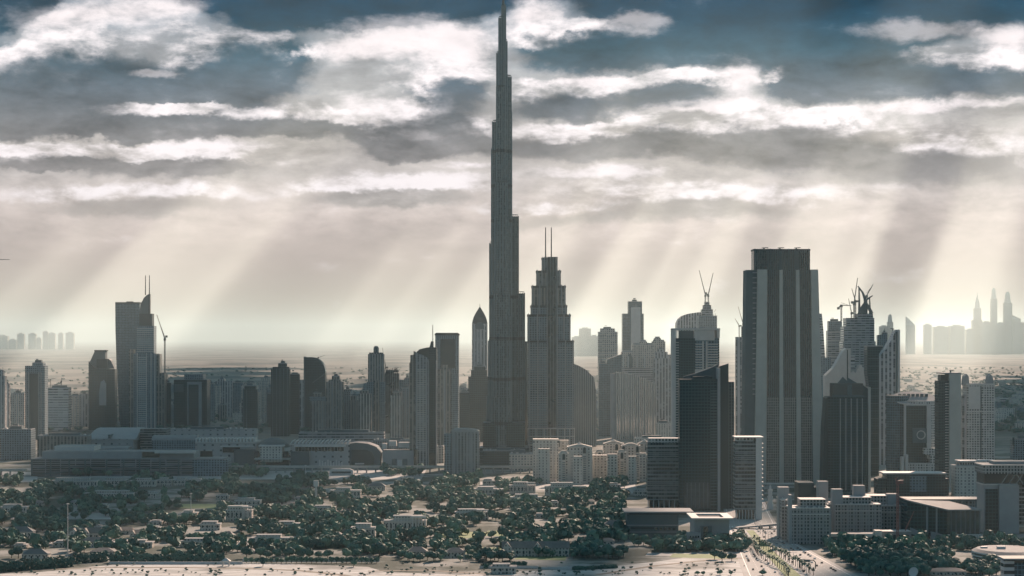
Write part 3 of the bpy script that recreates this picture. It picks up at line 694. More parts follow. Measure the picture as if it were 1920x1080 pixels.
def balcony_tower():
    b = B('tower', 'tower with white roof frame, dark glass left half and white balconies on the right', 'tower', 1305, 900)
    mb = MB(); b.bx(mb, 1267, 1303, 634, 900, 0, 40); b.part('glass_half', mb, [FA['dark'], M['roof']])
    mb = MB(); b.bx(mb, 1303, 1349, 634, 900, 1.5, 40); b.part('balcony_half', mb, [FA['mid'], M['roof']])
    mb = MB(); b.bx(mb, 1261, 1266.9, 617, 900, -1.5, 41); b.part('side_wall', mb, [M['pale'], M['roof']])
    mb = MB(); b.bx(mb, 1261, 1350, 615.5, 619, -2, 41.5); b.bx(mb, 1344, 1349.5, 619, 634, -1.9, 41)
    b.part('roof_frame', mb, [M['pale'], M['pale']])
    mb = MB(); b.bx(mb, 1273, 1302, 620, 634, 10, 38); b.part('roof_glazing', mb, [M['black'], M['roof']])
    mb = MB(); b.bx(mb, 1303, 1340, 619.5, 638, -.2, 1.4); b.part('white_panel', mb, [M['pale'], M['white']])
    mb = MB()
    z = b.z(690)
    while z < b.z(642):
        mb.box(b.x(1304), b.x(1316), -2.2, 1.6, z, z+1.4); mb.box(b.x(1327), b.x(1346), -2.2, 1.6, z, z+1.4); z += 4.0
    b.part('balcony_ledges', mb, [M['white'], M['white']])
    z = b.z(895); mb = MB()
    while z < b.z(640): mb.box(b.x(1267.2), b.x(1273), -.9, .1, z, z+1.1); z += 4.0
    b.part('corner_ledges', mb, [M['pale'], M['pale']])
    mb = MB(); b.bx(mb, 1316.5, 1320, 640, 900, -1.6, 1.45); b.bx(mb, 1323.5, 1326.6, 640, 900, -1.6, 1.45); b.bx(mb, 1303, 1349.2, 692, 704, -1.2, 1.45); b.part('white_piers', mb, [M['pale'], M['pale']])
balcony_tower()
def half_dome():
    b = B('office_block', 'pale half-rounded block rising behind the white roof frame', 'office block', 1292, 792)
    pr = [(1269, 792), (1316, 792), (1316, 585), (1306, 586), (1292, 588), (1280, 592), (1273, 598), (1269, 606)]
    mb = MB(); mb.slab(b.prof(pr), 0, 60); b.part('shaft', mb, [FA['palev'], M['grey']])
half_dome()
def core_tower():
    b = B('unfinished_tower', 'unfinished concrete tower carrying two luffing cranes, behind the balcony tower', 'tower', 1326, 800)
    mb = MB(); b.bx(mb, 1309, 1343, 592, 800, -20, 26); b.part('shaft', mb, [FA['mid'], M['roof']])
    mb = MB(); b.bx(mb, 1315, 1336, 580, 592, -12, 20); b.bx(mb, 1318, 1333, 572, 580, -8, 16); b.bx(mb, 1321, 1330, 566, 572, -6, 12); b.part('concrete_core', mb, [FA['midh'], M['roof']])
    mb = MB()
    for x in range(1310, 1344, 3): mb.bar((b.x(x), -20.4, b.z(592)), (b.x(x), -20.4, b.z(588+(x % 4))), .8)
    for x in (1313, 1338): mb.bar((b.x(x), -20.4, b.z(585)), (b.x(x+3), -20.4, b.z(580)), .7)
    b.part('starter_bars', mb, [M['steel']])
core_tower()
dd = dist(800)-5
crane('luffing crane leaning left on top of the unfinished concrete tower', 1322.5, 570, 555, (1311, 507), (1327, 552), dd, 0, 'cranepale', 2.2)
crane('luffing crane leaning right on top of the unfinished concrete tower', 1328, 570, 555, (1337, 512), (1323.6, 549), dd, 0, 'cranepale', 2.2)

def office_index():
    b = B('skyscraper', 'massive broad tower of ribbed dark glass between tall concrete fins, two-stepped top', 'skyscraper', 1467, 908)
    top, sh = b.z(467), b.z(506); D = 46
    mb = MB(); b.bx(mb, 1414, 1519.5, 467.5, 508, 4, D-4); b.part('upper_tier', mb, [FA['index'], M['roof']])
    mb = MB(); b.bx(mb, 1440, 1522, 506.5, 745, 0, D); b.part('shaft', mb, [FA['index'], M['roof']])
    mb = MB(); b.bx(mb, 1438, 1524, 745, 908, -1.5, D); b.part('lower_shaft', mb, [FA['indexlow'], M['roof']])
    def fin(xt0, xt1, xb0, xb1, yt, y0, y1, mat, name):
        mb = MB(); mb.slab([(b.x(xb0), 0), (b.x(xb1), 0), (b.x(xt1), b.z(yt)), (b.x(xt0), b.z(yt))], y0, y1); return b.part(name, mb, [M[mat], M['grey']])
    fin(1400, 1420, 1395, 1415, 506, 3, D+6, 'slate', 'end_slab'); fin(1420, 1438, 1414, 1436, 505.5, -6, D+6, 'beige', 'concrete_fin')
    fin(1461, 1467, 1461, 1469, 506, -5, 4, 'beige', 'concrete_fin'); fin(1492, 1498, 1493, 1502, 506, -5, 4, 'beige', 'concrete_fin')
    fin(1520, 1533, 1524, 1545, 505.5, -6, D+6, 'beige', 'concrete_fin')
    mb = MB()
    z = b.z(740)
    while z < b.z(512): mb.box(b.x(1411.5), b.x(1419.5), .6, 3.1, z, z+1.6); z += 7.6
    b.part('balcony_ledges', mb, [M['grey'], M['grey']])
    mb = MB()
    for x in list(range(1442, 1461, 4))+list(range(1470, 1492, 4))+list(range(1500, 1520, 4)): mb.box(b.x(x)-.5, b.x(x)+.5, -1.2, .1, b.z(745), top-1)
    b.part('mullions', mb, [M['slate']])
    mb = MB()
    for x in (1416, 1440, 1445, 1461, 1467, 1480, 1492, 1498, 1517): mb.box(b.x(x)-.7, b.x(x)+.7, 3, 4.1, sh, top+.8)
    b.bx(mb, 1461, 1466, 467, 505, 3.4, 4.2); b.bx(mb, 1492, 1497, 467, 505, 3.4, 4.2)
    b.part('top_piers', mb, [M['slate']])
    mb = MB()
    for x in (1434, 1464, 1495): mb.bar((b.x(x), 12, top), (b.x(x), 12, b.z(464.5)), 2.2); mb.bar((b.x(x-4), 12, b.z(464.3)), (b.x(x+8), 12, b.z(463.6)), 1.0)
    b.part('cleaning_jibs', mb, [M['steel']])
    mb = MB(); b.bx(mb, 1413.4, 1520, 466.6, 470, 3.2, D-3.4); b.part('parapet', mb, [M['steel'], M['roof']])
office_index()

def fin_tower():   # nearest big dark tower
    b = B('tower', 'near dark glass tower with two pointed sail-like walls rising behind its flat front', 'tower', 1310, 958)
    mb = MB(); b.bx(mb, 1274, 1345, 712, 958, 0, 24); b.part('front_block', mb, [FA['dark'], M['roofdark']])
    mb = MB(); b.bx(mb, 1300, 1336, 706, 712, 4, 18); b.bx(mb, 1322, 1330, 704.5, 706, 6, 12); b.part('roof_plant', mb, [M['dark'], M['roofdark']])
    mb = MB(); mb.slab(b.prof([(1284, 958), (1350.5, 958), (1350.5, 682.5), (1340, 688), (1325, 694), (1305, 701), (1284, 706.5)]), 24.2, 29); b.part('sail_wall', mb, [M['slate'], M['grey']])
    mb = MB(); b.bx(mb, 1345.3, 1350.4, 690, 958, -1.5, 24); b.part('edge_fin', mb, [M['grey'], M['grey']])
    mb = MB(); mb.slab(b.prof([(1350.8, 958), (1370.5, 958), (1370.5, 682), (1351, 688)]), 32, 50); b.part('sail_wall', mb, [M['dark'], M['grey']])
    mb = MB(); b.bx(mb, 1371, 1382, 717, 958, 36, 64); b.part('side_block', mb, [FA['dark'], M['roofdark']])
    pilasters(b, [b.x(1371.6), b.x(1376.5), b.x(1381)], 36, 0, b.z(717), 1.0, .9, 'slate')
    mb = MB(); z = 8
    while z < b.z(732): mb.box(b.x(1332), b.x(1344.8), -1.0, .05, z, z+1.0); z += 3.7
    b.part('balcony_ledges', mb, [M['slate'], M['slate']])
    mb = MB(); b.bx(mb, 1273.6, 1345.2, 711, 714, -.5, 24.1); b.part('parapet', mb, [M['dark'], M['roofdark']])
    mb = MB(); b.bx(mb, 1282, 1331, 905, 952, -.4, -.02); b.part('lobby_and_reflection_glass', mb, [FA['mirrord'], M['dark']])  # paler mirror panel stands in for trees reflected in the front
fin_tower()
def striped_office(label, x0, x1, yt, yb, whitewall=None, screen=True):
    b = B('office_block', label, 'office block', (x0+x1)/2, yb); xe = whitewall or x1
    mb = MB(); b.bx(mb, x0, xe, yt+8, yb-18, 0, 34); b.part('shaft', mb, [FA['hdark'], M['roof']])
    mb = MB(); b.bx(mb, x0+4, xe-2, yb-18, yb, 4, 30); b.part('lobby_and_reflection_glass', mb, [M['black'], M['roof']])
    mb = MB(); n = 7
    for i in range(n): x = b.x(x0)+1+(b.x(xe)-b.x(x0)-2)*i/(n-1); mb.box(x-.5, x+.5, .2, 1.4, 0, b.z(yb-18))
    b.part('columns', mb, [M['pale'], M['pale']])
    ledges(b, b.x(x0)-.4, b.x(xe)+.3, 0, b.z(yb-19), b.z(yt+9), 5.2, .9, .8, 'grey', 'floor_ledges')
    mb = MB(); b.bx(mb, x0+3, xe-3, yt, yt+8, 4, 28); b.part('roof_screen', mb, [FA['grid'] if screen else M['grey'], M['pale']])
    if whitewall:
        mb = MB(); b.bx(mb, xe+.1, x1-3.5, yt+1, yb, -1.5, 35); b.part('end_wall', mb, [M['pale'], M['pale']])
        mb = MB(); z = b.z(yb-20)
        while z < b.z(yt+6): mb.box(b.x(x1-3.4), b.x(x1), 1, 30, z, z+1.2); z += 5.2
        b.part('balcony_ledges', mb, [M['pale'], M['pale']])
        mb = MB(); b.bx(mb, x0-1, x1, yt-.8, yt+1.2, -2, 36); b.part('roof_frame', mb, [M['white'], M['white']])
striped_office('low banded office on thin white columns left of near dark sail tower', 1214, 1276, 822, 956)
striped_office('banded office with pale end wall and white roof frame, right of near dark sail tower', 1379, 1432, 820, 974, 1417)

def crown_tower():
    b = B('tower', 'near black glass tower with thin white vertical lines, between the ribbed giant and round tower', 'tower', 1590, 922)
    mb = MB(); b.bx(mb, 1553, 1627, 744, 922, 0, 44); b.part('shaft', mb, [FA['dark'], M['roofdark']])
    mb = MB(); mb.slab(b.prof([(1543, 922), (1552.8, 922), (1552.8, 745), (1550, 746), (1546, 800)]), 3, 40); b.part('raking_flank', mb, [M['dark'], M['dark']])
    mb = MB(); b.bx(mb, 1563, 1619, 719, 744, 3, 40); b.part('crown', mb, [M['black'], M['roofdark']])
    mb = MB(); b.bx(mb, 1589, 1598, 721, 740, 2.2, 2.95); b.bx(mb, 1561, 1621, 741, 744.5, 1.8, 2.9); b.part('crown_panel', mb, [M['slate'], M['slate']])
    mb = MB(); mb.slab(b.prof([(1572, 719), (1595, 719), (1582, 707)]), 8, 12); mb.slab(b.prof([(1589, 719), (1611, 719), (1594, 709)]), 16, 20); b.part('roof_fins', mb, [M['slate'], M['slate']])
    mb = MB(); mb.slab(b.prof([(1619.2, 744), (1628, 744), (1628, 729), (1619.2, 722)]), 4, 40); b.part('crown_flank', mb, [M['dark'], M['roofdark']])
    mb = MB(); b.bx(mb, 1628, 1632.5, 726, 922, -.8, 44); b.part('edge_fin', mb, [M['beige'], M['beige']])
    mb = MB()
    for x in (1575.5, 1586, 1596, 1607, 1617): mb.box(b.x(x)-.42, b.x(x)+.42, -.7, .05, 2, b.z(747))
    b.part('white_lines', mb, [M['pale'], M['pale']])
crown_tower()
def sail_pair():
    b = B('tower', 'pale tower with jagged sail-shaped roof peaks behind the black glass tower', 'tower', 1590, 884)
    mb = MB(); mb.slab(b.prof([(1548, 884), (1588, 884), (1588, 653), (1582, 657), (1563, 690), (1548, 704)]), 0, 30); b.part('sail_wall', mb, [M['pale'], M['pale']])
    mb = MB(); b.bx(mb, 1590.4, 1595, 653, 884, -1, 30); b.part('edge_fin', mb, [M['pale'], M['pale']])
    mb = MB(); b.bx(mb, 1588.1, 1590.3, 656, 884, 3, 28); b.part('glass_slot', mb, [M['dark'], M['dark']])
    mb = MB(); mb.slab(b.prof([(1595.3, 884), (1632, 884), (1632, 683), (1628, 687), (1622, 694), (1617, 684), (1613, 685), (1606, 700), (1602, 694), (1595.3, 702)]), 10, 36); b.part('sail_wall', mb, [M['pale'], M['pale']])
    mb = MB(); b.bx(mb, 1597, 1609, 667, 700, 36.2, 50); b.part('rear_block', mb, [FA['paleh'], M['roof']])
sail_pair()
def flared():
    b = B('tower', 'slim dark slab tower whose top flares out to one side', 'tower', 1637, 892)
    mb = MB(); mb.slab(b.prof([(1629, 892), (1648, 892), (1648, 664), (1655, 650), (1655, 649), (1626, 649), (1626, 700), (1629, 720)]), 0, 34); b.part('shaft', mb, [FA['dark'], M['roof']])
    mb = MB(); b.bx(mb, 1625.6, 1655.4, 647.6, 650, -.8, 34.8); b.part('roof_slab', mb, [M['grey'], M['pale']])
    for y in range(672, 890, 14): mb = MB(); b.bx(mb, 1628.6, 1648.4, y, y+1.2, -.6, .05); b.part('floor_band', mb, [M['slate'], M['slate']])
flared()
def rake():
    b = B('tower', 'pale tower with a steep raking roof line climbing to its right edge', 'tower', 1668, 872)
    mb = MB(); mb.slab(b.prof([(1646, 872), (1680, 872), (1680, 620), (1674, 634), (1662, 655), (1646, 672)]), 4, 40); b.part('shaft', mb, [FA['palev'], M['grey']])
    mb = MB(); b.bx(mb, 1684, 1688, 618, 872, 2, 42); b.part('edge_fin', mb, [M['pale'], M['pale']])
    mb = MB(); b.bx(mb, 1680.1, 1683.9, 622, 872, 6, 38); b.part('glass_slot', mb, [M['slate'], M['roof']])
    mb = MB(); mb.bar((b.x(1676), 10, b.z(620)), (b.x(1676), 10, b.z(616)), 2); mb.bar((b.x(1671), 10, b.z(616)), (b.x(1678), 10, b.z(616.4)), 1.2); b.part('cleaning_jib', mb, [M['steel']])
rake()
def unfinished_crown():
    b = B('unfinished_tower', 'unfinished tower topped by tall curved crown ribs among cranes', 'tower', 1612, 822)
    for xa, xb, yt, y0 in ((1581, 1642, 640, 0), (1583, 1612, 612, 6), (1588, 1608, 596, 10), (1608, 1640, 596, 4), (1610, 1638, 588, 8)):
        mb = MB(); b.bx(mb, xa, xb, yt, 822, y0, 60); b.part('tier', mb, [FA['midh'], M['roof']])
    mb = MB()
    for x in (1583, 1597, 1612, 1625, 1640): mb.box(b.x(x)-1.4, b.x(x)+1.4, -1.6, .1, 0, b.z(640))
    b.part('pilasters', mb, [M['grey']])
    def rib(pts, w0, w1, y):
        mb = MB()
        for i in range(len(pts)-1):
            f0, f1 = i/(len(pts)-1), (i+1)/(len(pts)-1)
            (xa, ya), (xb, yb_) = pts[i], pts[i+1]; mb.bar((b.x(xa), y, b.z(ya)), (b.x(xb), y, b.z(yb_)), w0+(w1-w0)*f0, w0+(w1-w0)*f1)
        b.part('crown_rib', mb, [M['slate']])
    rib([(1625, 590), (1626, 575), (1624.5, 560), (1620, 548), (1611, 536)], 9, 2.2, 20)
    rib([(1615, 590), (1615, 565), (1614.5, 540)], 5, 2.5, 30)
    rib([(1620, 588), (1622, 572), (1626, 562), (1638, 554)], 8, 2, 14)
    rib([(1635, 588), (1635, 572), (1634.5, 558)], 4, 2.2, 30)
    rib([(1612, 590), (1617, 577), (1622, 570)], 7, 5, 12); rib([(1636, 588), (1631, 577), (1626, 569)], 7, 5, 12)
unfinished_crown()
dd = dist(822)+15
crane('hammerhead crane with flat jib on the pale tower left of crown ribs', 1577.5, 602, 574, (1596, 573), (1572, 577), dd, 0, 'cranepale', 2.4)
crane('tall luffing crane with near upright jib left of the crown ribs', 1601.5, 596, 570, (1608, 521), (1598, 566), dd, 0, 'cranepale', 2.4)
crane('luffing crane leaning left just beside the crown ribs', 1604, 596, 566, (1597, 541), (1607, 564), dd+20, 0, 'cranepale', 2.0)
crane('small crane leaning left low beside the crown ribs', 1596.5, 597, 588, (1591, 560), (1598, 586), dd-18, 0, 'cranepale', 1.8)
crane('luffing crane leaning right behind the crown ribs', 1625, 570, 556, (1637, 533), (1622, 558), dd+40, 0, 'cranepale', 2.2)
T('pale banded tower under the hammerhead crane, left of the crown-ribbed tower', 1552, 1581, 620, 815, 'midh', tiers=[(1554, 1579, 603, 'mid')], led=9, lm='pale')
T('small hazy tower with a dark plant box between crown ribs tower and raking roof tower', 1646, 1664, 628, 815, 'mid', tiers=[(1655, 1664, 624)])
b = B('tower', 'narrow tower with raking top tucked behind the right fin of ribbed giant', 'tower', 1540, 846)
mb = MB(); mb.slab(b.prof([(1528, 846), (1547, 846), (1547, 670), (1544, 620), (1541, 588), (1528, 588)]), 0, 30); b.part('shaft', mb, [FA['midh'], M['roof']])
mb = MB(); b.bx(mb, 1538, 1556, 670, 846, -12, -.1); b.part('front_block', mb, [FA['mid'], M['roof']])
T('pale slim tower seen in the gap left of the ribbed giant', 1380, 1400, 632, 850, 'palev', tiers=[(1391, 1401, 613)], piers=4)
dd = dist(850)
crane('faint luffing crane on slim tower left of ribbed giant', 1393, 613, 608, (1384, 575), (1396, 606), dd, 0, 'cranepale', 1.3)
crane('second faint crane with lower jib on slim tower left of ribbed giant', 1386, 632, 612, (1378, 597), (1389, 610), dd, 0, 'cranepale', 1.3)

def round_tower():
    b = B('tower', 'rounded glass tower capped by a tilted oval disc, ring emblem on its front', 'tower', 1716, 896)
    s = b.s
    mb = MB(); mb.prism(circ(b.x(1690), 34, 22*s, 20), 0, b.z(742)); b.part('left_drum', mb, [FA['blue'], M['roof']])
    mb = MB(); mb.prism(circ(b.x(1728), 34, 34*s, 24), 0, b.z(752)); b.part('main_drum', mb, [FA['grid'], M['roof']])
    mb = MB(); n = 28; rx, ry, th = 41*s, 30*s, 2.4*s; cx, cy = b.x(1719.5), 30
    lo = [(cx+rx*math.cos(2*math.pi*i/n), cy+ry*math.sin(2*math.pi*i/n)) for i in range(n)]
    zc, tilt = b.z(747), 11.5*s/ry
    zf = lambda y: zc+(y-cy)*tilt
    for i in range(n):
        p, q = lo[i], lo[(i+1) % n]; mb.face([(*p, zf(p[1])-th), (*q, zf(q[1])-th), (*q, zf(q[1])), (*p, zf(p[1]))], [(0, 0), (1, 0), (1, 1), (0, 1)], 0)
    mb.face([(*p, zf(p[1])) for p in lo], lo, 1); mb.face([(*p, zf(p[1])-th) for p in reversed(lo)], list(reversed(lo)), 0)
    o = b.part('roof_disc', mb, [M['pale'], M['grey']])
    mb = MB()
    for i in range(-3, 4): mb.box(cx+i*7-2.4, cx+i*7+2.4, cy+4, cy+9, zf(cy+5), zf(cy+9)+3)
    b.part('roof_plant', mb, [M['slate'], M['slate']], o)
    mb = MB(); b.bx(mb, 1696, 1699.5, 760, 880, 3, 8); b.bx(mb, 1738, 1746, 760, 860, -1, 5); b.bx(mb, 1696, 1742, 757, 760.5, 2.8, 8.2); b.part('portal_frame', mb, [M['pale'], M['pale']])
    mb = MB(); b.bx(mb, 1699.6, 1737.9, 760.6, 868, 4.5, 12); b.part('portal_glass', mb, [FA['dark'], M['roof']])
    mb = MB(); b.bx(mb, 1711, 1739, 803, 831, .5, 4.4); b.part('sign_board', mb, [M['slate'], M['grey']])
    mb = MB(); R, r = 8.4*s, 6.8*s; cx, cz = b.x(1727), b.z(815.5); n = 24
    for i in range(n):
        a0, a1 = 2*math.pi*i/n, 2*math.pi*(i+1)/n
        A = lambda rr, a, y: (cx+rr*math.cos(a), y, cz+rr*math.sin(a))
        mb.face([A(r, a0, -.6), A(R, a0, -.6), A(R, a1, -.6), A(r, a1, -.6)], [(0, 0)]*4)
        mb.face([A(R, a0, -.6), A(R, a0, .45), A(R, a1, .45), A(R, a1, -.6)], [(0, 0)]*4); mb.face([A(r, a0, .45), A(r, a0, -.6), A(r, a1, -.6), A(r, a1, .45)], [(0, 0)]*4)
    b.part('ring_emblem', mb, [M['white']])
    mb = MB(); b.bx(mb, 1696, 1781, 868, 896, -24, 2); b.bx(mb, 1742, 1781, 852, 868, -12, 20); b.bx(mb, 1730, 1766, 840, 852, -10, 2); b.part('podium', mb, [FA['grid'], M['pale']])
    mb = MB(); b.bx(mb, 1686, 1690, 855, 896, -27, -10); b.bx(mb, 1692, 1697.5, 851, 896, -27, -10)
    for x in (1712, 1725, 1738): mb.box(b.x(x)-.6, b.x(x)+.6, -25.2, -23.9, 0, b.z(866))
    b.part('podium_piers', mb, [M['pale'], M['pale']])
round_tower()
def half_half():
    b = B('tower', 'tower split into narrow dark glass left and broad blank beige right wall', 'tower', 1782, 914)
    mb = MB(); b.bx(mb, 1761, 1780, 714, 914, 4, 36); b.part('glass_half', mb, [FA['dark'], M['roof']])
    mb = MB(); b.bx(mb, 1780.2, 1802, 700, 914, 0, 38); b.part('blank_wall', mb, [M['beige'], M['roof']])
    mb = MB(); b.bx(mb, 1766, 1780, 703, 714, 10, 32); b.part('roof_glazing', mb, [M['dark'], M['roof']])
    mb = MB(); b.bx(mb, 1765, 1802.5, 698.6, 701, -.6, 38.6); b.part('roof_slab', mb, [M['grey'], M['grey']])
    mb = MB(); mb.bar((b.x(1784), 8, b.z(699)), (b.x(1784), 8, b.z(695)), 2); mb.bar((b.x(1782), 8, b.z(695)), (b.x(1791), 8, b.z(694)), 1.1); b.part('cleaning_jib', mb, [M['steel']])
    ledges(b, b.x(1773), b.x(1780), 4, 8, b.z(718), 4.0, 1.0, 1.0, 'pale')
half_half()
def horned():
    b = B('tower', 'pale gridded twin tower with two small pointed horns on its roof', 'tower', 1836, 884)
    mb = MB(); b.bx(mb, 1813, 1838, 722, 884, 0, 38); b.bx(mb, 1841, 1865, 722, 884, 0, 38); b.part('shaft', mb, [FA['grid'], M['roof']])
    mb = MB(); b.bx(mb, 1838, 1841, 724, 884, 3, 36); b.part('glass_slot', mb, [M['slate'], M['roof']])
    mb = MB(); b.bx(mb, 1805, 1812.8, 742, 884, 3, 36); b.part('side_bay', mb, [FA['palev'], M['roof']])
    mb = MB(); b.bx(mb, 1816, 1838, 726, 766, -.8, -.05); b.part('blank_panel', mb, [M['pale'], M['pale']])
    mb = MB(); b.bx(mb, 1812, 1866, 770, 773, -1, -.06); b.bx(mb, 1812, 1866, 719, 723, -1, 38.5); b.part('cornice_band', mb, [M['pale'], M['roof']])
    for pts in ([(1807, 722), (1818, 722), (1817, 706), (1813, 701), (1809, 706)], [(1852, 722), (1864, 722), (1862, 707), (1857.5, 701), (1853.5, 706)]):
        mb = MB(); mb.slab(b.prof(pts), 2, 22); b.part('roof_horn', mb, [M['grey'], M['grey']])
horned()

# ------------------------------------------------------------------ tower field behind the mall, left to right
_r = random.Random(31)
for _i in range(64):   # thin out-of-focus mid-rises filling the hazy row
    _x = _r.choice([_r.uniform(10, 480), _r.uniform(480, 770), _r.uniform(640, 880)]); _w = _r.uniform(9, 22); _yb = _r.uniform(778, 800)
    T('hazy plain mid-rise block filling the back row between darker towers', _x, _x+_w, _r.uniform(715, 762), _yb, _r.choice(['pale', 'palev', 'mid', 'midv']), None, 0, (), _r.choice([0, 3]), 'grey', True, 'midrise_block', 'block', 'hazy mid-rise blocks of the back row')
T('pale stepped tower cut by the left edge of the frame', -14, 9, 705, 822, 'palev', tiers=[(-14, 5, 695)], piers=4)
T('slim hazy block at far left beside edge tower', 10, 18, 720, 818, 'palev')
T('hazy low block at the far left between the two pale towers', 20, 46, 738, 806, 'pale', piers=5)
b = T('tall slab with a dark recessed middle and light side piers, far left', 47, 84, 686, 824, 'mid', tiers=[(60, 80, 681)])
mb = MB(); b.bx(mb, 55, 72, 700, 824, -.9, -.05); b.part('dark_recess', mb, [M['dark'], M['dark']])
pilasters(b, [b.x(50), b.x(54), b.x(73), b.x(77)], 0, 0, b.z(698), 2.2, 1.6, 'grey')
b = T('white banded block with rounded look and horizontal sun shades, far left', 90, 128, 728, 808, 'paleh', led=6.2, lm='pale')
crane('thin crane above the white banded block at far left', 95, 730, 712, (105, 709), (91, 712), dist(790), 0, 'cranepale', 1.4)
crane('upright mast crane behind the white banded block at far left', 115, 728, 716, (115.5, 708), (114, 717), dist(795), 0, 'steel', 1.6)
T('hazy block left of notched tower', 130, 152, 742, 800, 'pale', piers=4)
T('hazy ribbed block directly left of the notched tower', 150, 166, 739, 800, 'palev', piers=4)
T('dark block with lit slots right of the twin-mast hotel tower', 293, 313, 702, 800, 'darkv', piers=3)
T('narrow dark block at right foot of the crane mast', 310, 320, 718, 800, 'dark')
crane('tall tower crane leaning left beside the twin-mast hotel tower', 309, 800, 637, (294, 590), (312, 630), dist(798), 0, 'cranepale', 2.4)
b = T('wide dark tower with light edged centre panel and open roof frame', 326, 388, 712, 804, 'dark', tiers=[(345, 380, 702, 'mid')], kit=False)
mb = MB(); b.bx(mb, 352, 379, 719, 806, -8, -.1); b.part('front_block', mb, [FA['dark'], M['roof']])
mb = MB(); b.bx(mb, 352, 354.5, 716, 806, -10, -8.1); b.bx(mb, 373.5, 379, 716, 806, -10, -8.1); b.bx(mb, 354.5, 373.5, 716, 721, -10, -8.1); b.part('light_frame', mb, [M['grey'], M['grey']])
mb = MB(); b.bx(mb, 327, 344, 720, 735, -.8, -.05); b.part('light_panel', mb, [M['slate'], M['slate']])
T('dark hazy slab right of the light-framed tower', 388, 402, 720, 790, 'mid')
T('pale ribbed twin block, lighter than its neighbours, in hazy row', 404, 436, 715, 782, 'palev', piers=6, tiers=[(409, 420, 711)])
T('grey flat block in hazy row beside the pale twin block', 437, 456, 718, 782, 'mid')
T('hazy grey block behind slim black tower', 452, 482, 722, 784, 'pale', tiers=[(458, 478, 718)])
b = T('slim nearly black tower standing before the hazy row', 455, 482, 730, 818, 'dark', tiers=[(458, 479, 724)]); pilasters(b, [b.x(456.5), b.x(462)], 0, 0, b.z(731), 1.6, .9, 'slate')
T('pale hazy slab left of the dark stepped tower', 484, 509, 714, 782, 'pale', piers=4, tiers=[(490, 506, 709)])
T('small dark slab in front of the pale hazy slab', 501, 512, 738, 800, 'dark')
T('dark ribbed tower with raised roof box, left of quarter-round tower', 508, 542, 692, 818, 'dark', tiers=[(511, 540, 688), (521, 536, 682)], piers=5, pm='slate')
T('black slab with light right edge beside the dark ribbed tower', 543, 561, 702, 814, 'dark', kit=True)
T('pale end wall left of the quarter-round tower', 562, 569, 712, 802, 'palev', kit=False)
T('ornate mid-rise with battlement roof before the quarter-round tower', 583, 614, 752, 820, 'midv', tiers=[(580, 616, 744, 'mid'), (586, 602, 738)], piers=5)
T('grey tower with stepped top and light centre strip', 611, 643, 716, 820, 'midv', tiers=[(616, 638, 712), (622, 636, 706)], piers=4)
T('grey tower with overhanging dark roof box in hazy row', 643, 656, 734, 818, 'mid', tiers=[(645, 660, 731)])
T('lower grey block with round roof hump in hazy row', 655, 674, 750, 818, 'midv', tiers=[(658, 668, 742)], piers=4)
T('pale striped tower with two light vertical lines, before the domed-top tower', 673, 696, 738, 822, 'midv', tiers=[(675, 690, 733)], piers=4, pm='pale')
b = T('tall stepped tower with small domed lantern on top', 690, 720, 664, 818, 'midv', tiers=[(692, 718, 661)], piers=6, kit=False)
mb = MB(); mb.prism(circ(b.x(704.5), 16, 5*b.s, 10), b.z(661), b.z(652)); mb.dome(b.x(704.5), 16, b.z(652), 4.6*b.s, 3.4*b.s, 10, 4); b.part('lantern', mb, [M['slate'], M['slate']])
mb = MB(); b.bx(mb, 688, 722, 716, 822, -5, -.1); b.part('lower_shaft', mb, [FA['mid'], M['roof']])
mb = MB(); b.bx(mb, 701, 712, 713, 822, -8, -5.1); b.part('center_bay', mb, [FA['midv'], M['roof']])
b = T('rough unfinished block bristling with bars and small cranes', 720, 748, 700, 812, 'darkv', tiers=[(724, 738, 694), (738, 747, 698)], kit=False)
mb = MB()
for x in range(721, 748, 3): mb.bar((b.x(x), 2, b.z(702)), (b.x(x), 2, b.z(692-(x*7 % 5))), 1.3)
b.part('starter_bars', mb, [M['steel']])
crane('thin crane leaning left beside the domed-lantern tower', 723.5, 700, 690, (717, 652), (726, 688), dist(808), 0, 'steel', 1.4)
crane('small crane with short jib above the bristling unfinished block', 743, 698, 692, (748, 689), (741, 693), dist(806), 0, 'steel', 1.4)
T('dark block behind the curved-roof tower', 747, 768, 712, 810, 'mid', tiers=[(758, 767, 709)])
T('pale residential block with slanted shoulder left of curved-roof tower', 731, 752, 742, 822, 'midv', tiers=[(735, 752, 736)], piers=4, pm='pale')
T('grey residential block touching the curved-roof tower', 752, 770, 728, 820, 'mid', piers=3)
b = B('office_block', 'grey foreground block with dark vertical window slots and arched roof rim', 'office block', 866, 896)
mb = MB(); b.bx(mb, 846, 899, 808, 896, 0, 30); b.part('shaft', mb, [FA['vgrey'], M['roof']])
mb = MB(); b.bx(mb, 833, 845.9, 814, 896, -2, 26); b.part('side_wing', mb, [FA['mid'], M['roof']])
mb = MB(); mb.slab(b.prof([(846, 811), (899, 811), (897, 807), (885, 804.5), (866, 803.5), (850, 805)]), -1.2, 30.5); b.part('arched_rim', mb, [M['grey'], M['grey']])
pilasters(b, [b.x(848+i*5.35) for i in range(10)], 0, 0, b.z(812), 1.5, 1.1, 'grey')

